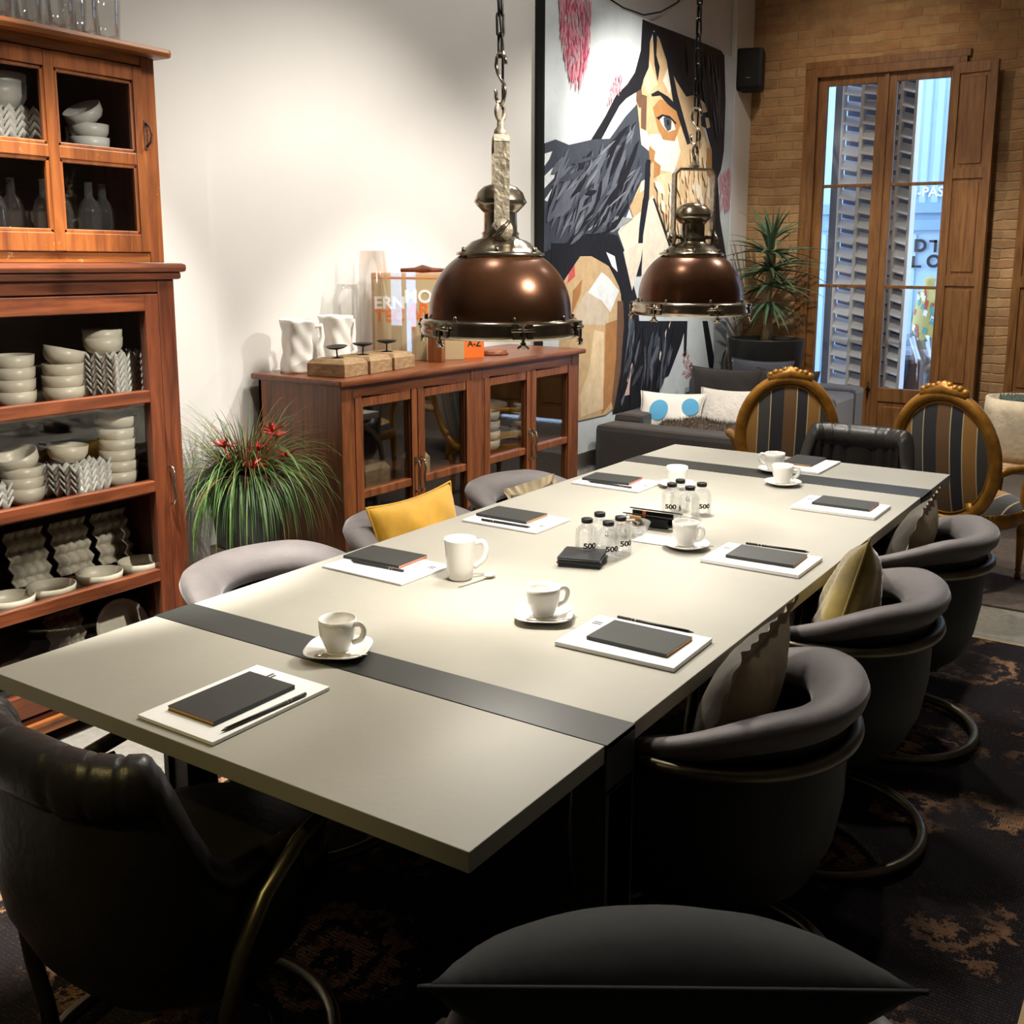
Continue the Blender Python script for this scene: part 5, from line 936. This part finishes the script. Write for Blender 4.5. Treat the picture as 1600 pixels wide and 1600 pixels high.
# ---------------------------------------------------------------- things on the table
ZS = ZT+.0013
def pad_set(c, rz, n_off, n_rz, label_pos, edge='kraft', logo=(-.11, .085), pen=None, stack_h=.006, head=False):
    p = thing('paper_pad', f'white A4 paper pad {label_pos}', 'paper pad', (c[0], c[1], ZS), rz, 'paper pads on the table')
    M().box((-.150, -.107, 0), (.150, .107, stack_h), .0006).build('paper_sheets', MT['paper'], p)
    f = M()
    if head:
        f.box((logo[0]-.010, logo[1]-.008, stack_h), (logo[0]+.016, logo[1]-.002, stack_h+.0002)); f.box((logo[0]-.006, logo[1]+.002, stack_h), (logo[0]+.020, logo[1]+.008, stack_h+.0002))
    else: f.box((logo[0]-.012, logo[1]-.010, stack_h), (logo[0]+.012, logo[1]-.003, stack_h+.0002)); f.box((logo[0]-.012, logo[1]+.001, stack_h), (logo[0]+.012, logo[1]+.008, stack_h+.0002))
    f.build('printed_logo', MT['ink'], p)
    nb = thing('notebook', f'black notebook on the paper pad {label_pos}', 'notebook', (n_off[0], n_off[1], ZS+stack_h+.0004), n_rz, 'black notebooks on the paper pads')
    M().box((-.103, -.066, 0), (.103, .066, .0012)).box((-.103, -.066, .0078), (.103, .066, .009)).box((-.1035, -.0665, 0), (.103, -.0655, .009)).build('cover', MT['note'], nb)
    M().box((-.102, -.065, .0012), (.1025, .0655, .0078)).build('page_block', MT[edge], nb)
    if pen:
        (x0, y0), (x1, y1), up = pen; dx, dy = x1-x0, y1-y0; l = math.hypot(dx, dy); z = ZS+stack_h+(.0094 if up else .0004)+.004
        q = thing('pencil', f'black pencil on the paper pad {label_pos}', 'pencil', (x0, y0, z), math.atan2(dy, dx), 'black pencils on the pads')
        M().tube([(.012, 0, 0), (l, 0, 0)], .004, 6).build('pencil_body', MT['ink'], q)
        M().tube([(0, 0, 0), (.012, 0, 0)], [.0006, .0038], 6).build('tip', MT['ink'], q)
        M().tube([(l-.05, 0, .0), (l-.047, 0, 0)], .0042, 6).tube([(l-.04, 0, .0), (l-.038, 0, 0)], .0042, 6).build('silver_mark', MT['nickel'], q)
# long side of a pad runs along its local X
pad_set((-.703, .172), PI/2, (-.712, .170), PI/2, 'at the near left end of the table', 'kraft', (.115, .035), ((-.612, .055), (-.604, .262), False), .007, True)
pad_set((-.195, .900), .02, (-.183, .905), -.01, 'nearest on the right side', 'kraft', (-.125, .055), ((-.083, .986), (-.283, .983), True), .010)
pad_set((-.194, 1.708), .0, (-.183, 1.72), .03, 'right side, beside the cup and the front bottles', 'kraft', (-.128, .045), ((-.08, 1.800), (-.275, 1.788), True), .010)
pad_set((-.199, 2.503), .0, (-.190, 2.53), .0, 'farthest on the right side', 'redge', (-.128, .045), None, .010)
pad_set((-.564, 3.200), PI/2, (-.59, 3.25), PI/2, 'at the far end behind the two cups', 'kraft', (-.12, .06), None, .008)
pad_set((-1.070, 2.421), 0, (-1.106, 2.446), .06, 'farthest on the left side', 'redge', (.125, .0), ((-1.164, 2.352), (-.966, 2.345), False), .006)
pad_set((-1.064, 1.699), 0, (-1.102, 1.727), 0, 'in the middle of the left side', 'kraft', (.122, -.03), ((-.955, 1.622), (-1.151, 1.617), False), .006)
pad_set((-1.073, 1.045), -.02, (-1.125, 1.10), .03, 'nearest on the left side beside the mug', 'redge', (.12, .06), ((-1.183, 1.014), (-.99, 1.022), False), .005)
cupprof = [(.001, .004), (.022, .004), (.025, 0), (.026, .004), (.030, .012), (.039, .035), (.042, .060), (.0425, .075), (.040, .075), (.039, .060), (.036, .036), (.027, .014), (.001, .010)]
def cup_set(name, label, slabel, c, hrz, square=True, sp_=True, saucer=True, scale=1.0, splabel=None):
    zc = ZS
    if saucer:
        s = thing('saucer', slabel, 'saucer', (c[0], c[1], ZS), hrz*0+.5 if square else 0, 'white saucers')
        def sq(u, v):
            a = 2*PI*u; k = (abs(math.cos(a))**3.4+abs(math.sin(a))**3.4)**(-1/3.4) if square else 1.0; r = .072*v*k; z = .003+.0145*max(0, (v-.38)/.62)**1.5
            return (r*math.cos(a), r*math.sin(a), z)
        M().grid(sq, 48, 10, cu=True).lathe([(.001, 0), (.030, 0), (.032, .004), (.001, .006)], n=24).build('saucer_dish', MT['cer'], s, solid=-.0025)
        zc = ZS+.0065
    t = thing('coffee_cup', label, 'cup', (c[0]-.004, c[1]+.003, zc), hrz, 'white coffee cups')
    M().lathe([(r*scale, z*scale) for r, z in cupprof], n=40).build('cup_body', MT['cer'], t)
    M().tube(cr([(.038*scale, 0, .064*scale), (.056*scale, 0, .066*scale), (.064*scale, 0, .052*scale), (.056*scale, 0, .032*scale), (.036*scale, 0, .022*scale)]), .0042, 8, flat=1.6).build('handle', MT['cer'], t)
    if sp_:
        q = thing('teaspoon', splabel, 'spoon', (c[0]+.046*math.cos(-1.2+.3), c[1]-.045, ZS+.0115), .5, 'teaspoons on the saucers')
        M().lathe([(.001, .0), (.010, .001), (.012, .003)], n=16).xf(Matrix.Diagonal((1.5, 1, 1, 1)) @ Matrix.Translation((-.018, 0, 0))).build('spoon_bowl', MT['spoon'], q, solid=.001)
        M().tube([(-.01, 0, .003), (.03, 0, .006), (.075, 0, .009)], [.002, .0018, .003], 6, flat=.5).build('handle', MT['spoon'], q)
cup_set('c', 'white cup on the steel band at the near end of table', 'square white saucer standing on the near steel band', (-.722, .480), .30, splabel='teaspoon on the saucer standing on the near steel band')
cup_set('c', 'white cup left of the nearest right paper pad', 'square white saucer left of the nearest right pad', (-.462, .930), .9, splabel='teaspoon on the saucer left of the nearest right pad')
cup_set('c', 'white cup right of the black packet holder', 'white saucer right of the black packet holder', (-.443, 1.718), -.15, False, splabel='teaspoon on the saucer right of the packet holder')
cup_set('c', 'white cup nearest in front of the far steel band', 'white saucer nearest in front of the far steel band', (-.512, 2.770), .35, False, splabel='teaspoon on the saucer just before the far band')
cup_set('c', 'white cup on the far steel band with handle to the left', 'white saucer on the far steel band', (-.630, 3.0), 3.4, False, False)
cup_set('c', 'white cup hidden behind the rear group of bottles', 'white saucer behind the rear group of bottles', (-.845, 2.50), 2.0, False, False)
mg = thing('coffee_mug', 'tall white mug without saucer beside the nearest left pad', 'mug', (-.833, 1.078, ZS), .75)
M().lathe([(.001, .005), (.028, .005), (.031, 0), (.034, .006), (.038, .03), (.041, .08), (.044, .112), (.0445, .116), (.041, .116), (.038, .08), (.034, .03), (.028, .010), (.001, .009)], n=40).build('mug_body', MT['cer'], mg)
M().tube(cr([(.040, 0, .100), (.062, 0, .102), (.072, 0, .082), (.066, 0, .052), (.038, 0, .030)]), .0048, 8, flat=1.6).build('handle', MT['cer'], mg)
q = thing('bone_spoon', 'pale bone-coloured spoon lying beside the mug', 'spoon', (-.775, 1.085, ZS+.004), 1.42)
M().tube([(-.075, 0, 0), (0, 0, .0), (.03, 0, .001)], [.003, .003, .004], 6, flat=.5).build('handle', MT['bone'], q)
M().lathe([(.001, 0), (.011, .001), (.014, .005)], n=16).xf(Matrix.Translation((.045, 0, 0)) @ Matrix.Diagonal((1.4, 1, 1, 1))).build('spoon_bowl', MT['bone'], q, solid=.0015)
# water bottles
wb = thing('water_bottle', 'front water bottle of the near group', 'bottle', (0, 0, 0), 0, 'small water bottles on the table')
M().lathe([(.001, .004), (.024, .002), (.029, 0), (.031, .006), (.031, .078), (.029, .090), (.020, .102), (.0135, .108), (.0135, .116), (.001, .117)], n=32).build('bottle_body', MT['water'], wb)
M().lathe([(.001, .094), (.024, .094), (.0255, .093)], n=28).build('water_surface', MT['water'], wb)
M().lathe([(.001, .1285), (.0135, .1285), (.0155, .127), (.0155, .1145), (.013, .1135), (.001, .1135)], n=24).build('cap', MT['plastic'], wb)
text('500', .024, MT['ink'], wb, 'label_print', mx((0, 0, .042)), .0010, bend=.0318)
spots_ = [((-.655, 1.470), .55+.25, 'left front water bottle of the near group'), ((-.585, 1.475), .42+.45, 'right front water bottle of the near group'), ((-.583, 1.548), .42+.62, 'right rear water bottle of the near group'), ((-.660, 1.556), 2.6, 'left rear water bottle of the near group'),
          ((-.662, 2.066), .36, 'left front water bottle of the far group'), ((-.588, 2.054), -1.1, 'right front water bottle of the far group'), ((-.578, 2.130), .75, 'right rear water bottle of the far group'), ((-.664, 2.138), 2.4, 'left rear water bottle of the far group')]
for i, ((x, y), rz, lab) in enumerate(spots_):
    if i == 0: wb.location = (x, y, ZS); wb.scale = (1.12, 1.12, .90); wb.rotation_euler = (0, 0, rz); wb['label'] = lab
    else: dup(wb, (x, y, ZS), rz, lab)
# napkins
for k in range(9):
    rr = random.Random(k); tag(M().box((-.062, -.062, 0), (.062, .062, .0025), .001).build('napkin', MT['ink'], loc=(-.630+rr.uniform(-.003, .003), 1.402+rr.uniform(-.003, .003), ZS+k*.0030), rot=(0, 0, .35+rr.uniform(-.05, .05))), ('top' if k == 8 else ['bottom', 'second', 'third', 'fourth', 'fifth', 'sixth', 'seventh', 'eighth'][k])+' black napkin of the small pile on the table', 'napkin', 'folded black napkins')
# packet holder
ph = thing('packet_holder', 'black angular holder with packets in the middle of the table', 'holder', (-.68, 1.905, ZS), .06)
M().box((-.07, -.03, 0), (.105, .035, .006), .001).box((-.07, .030, 0), (.105, .036, .055), .001).box((-.07, -.036, .0), (.105, -.030, .045), .001).build('holder_body', MT['plastic'], ph); ph.scale = (.85, .8, .7)
for y_, z_, r_ in ((-.045, .046, .5), (.025, .055, .5)): M().box((-.085, -.026, 0), (.125, .026, .005), .001).xf(mx((.01, y_+.01, z_+.004), rx=-.35)).build('holder_flap', MT['note'], ph)
M().box((0, -.034, .044), (.012, -.028, .075)).build('brown_packet', MT['orangedk'], ph)
tr_ = thing('glass_dish', 'small glass dish of wrapped sweets between the bottles and the holder', 'dish', (-.655, 1.75, ZS))
M().lathe([(.001, .004), (.040, .003), (.044, 0), (.060, .030), (.066, .045), (.063, .045), (.056, .030), (.038, .008), (.001, .008)], n=24).build('dish_bowl', MT['bottle'], tr_)
rr = random.Random(12)
for k in range(12):
    m_ = [MT['nickel'], MT['paper'], MT['spoon'], MT['kraft']][k % 4]; a = k*2.4; r = .010+.030*((k*7) % 5)/5
    M().box((-.018, -.007, -.005), (.018, .007, .005), .003).xf(mx((r*math.cos(a), r*math.sin(a), .018+.0035*k), rr.uniform(-.5, .5), rr.uniform(-.5, .5), rr.uniform(0, 3))).build('wrapped_sweet', m_, tr_)
tag(M().box((-.075, -.05, 0), (.075, .05, .0025), .0008).build('paper_slip', MT['paper'], loc=(-.545, 1.745, ZS), rot=(0, 0, .05)), 'small white card under the cup by the packet holder', 'card')
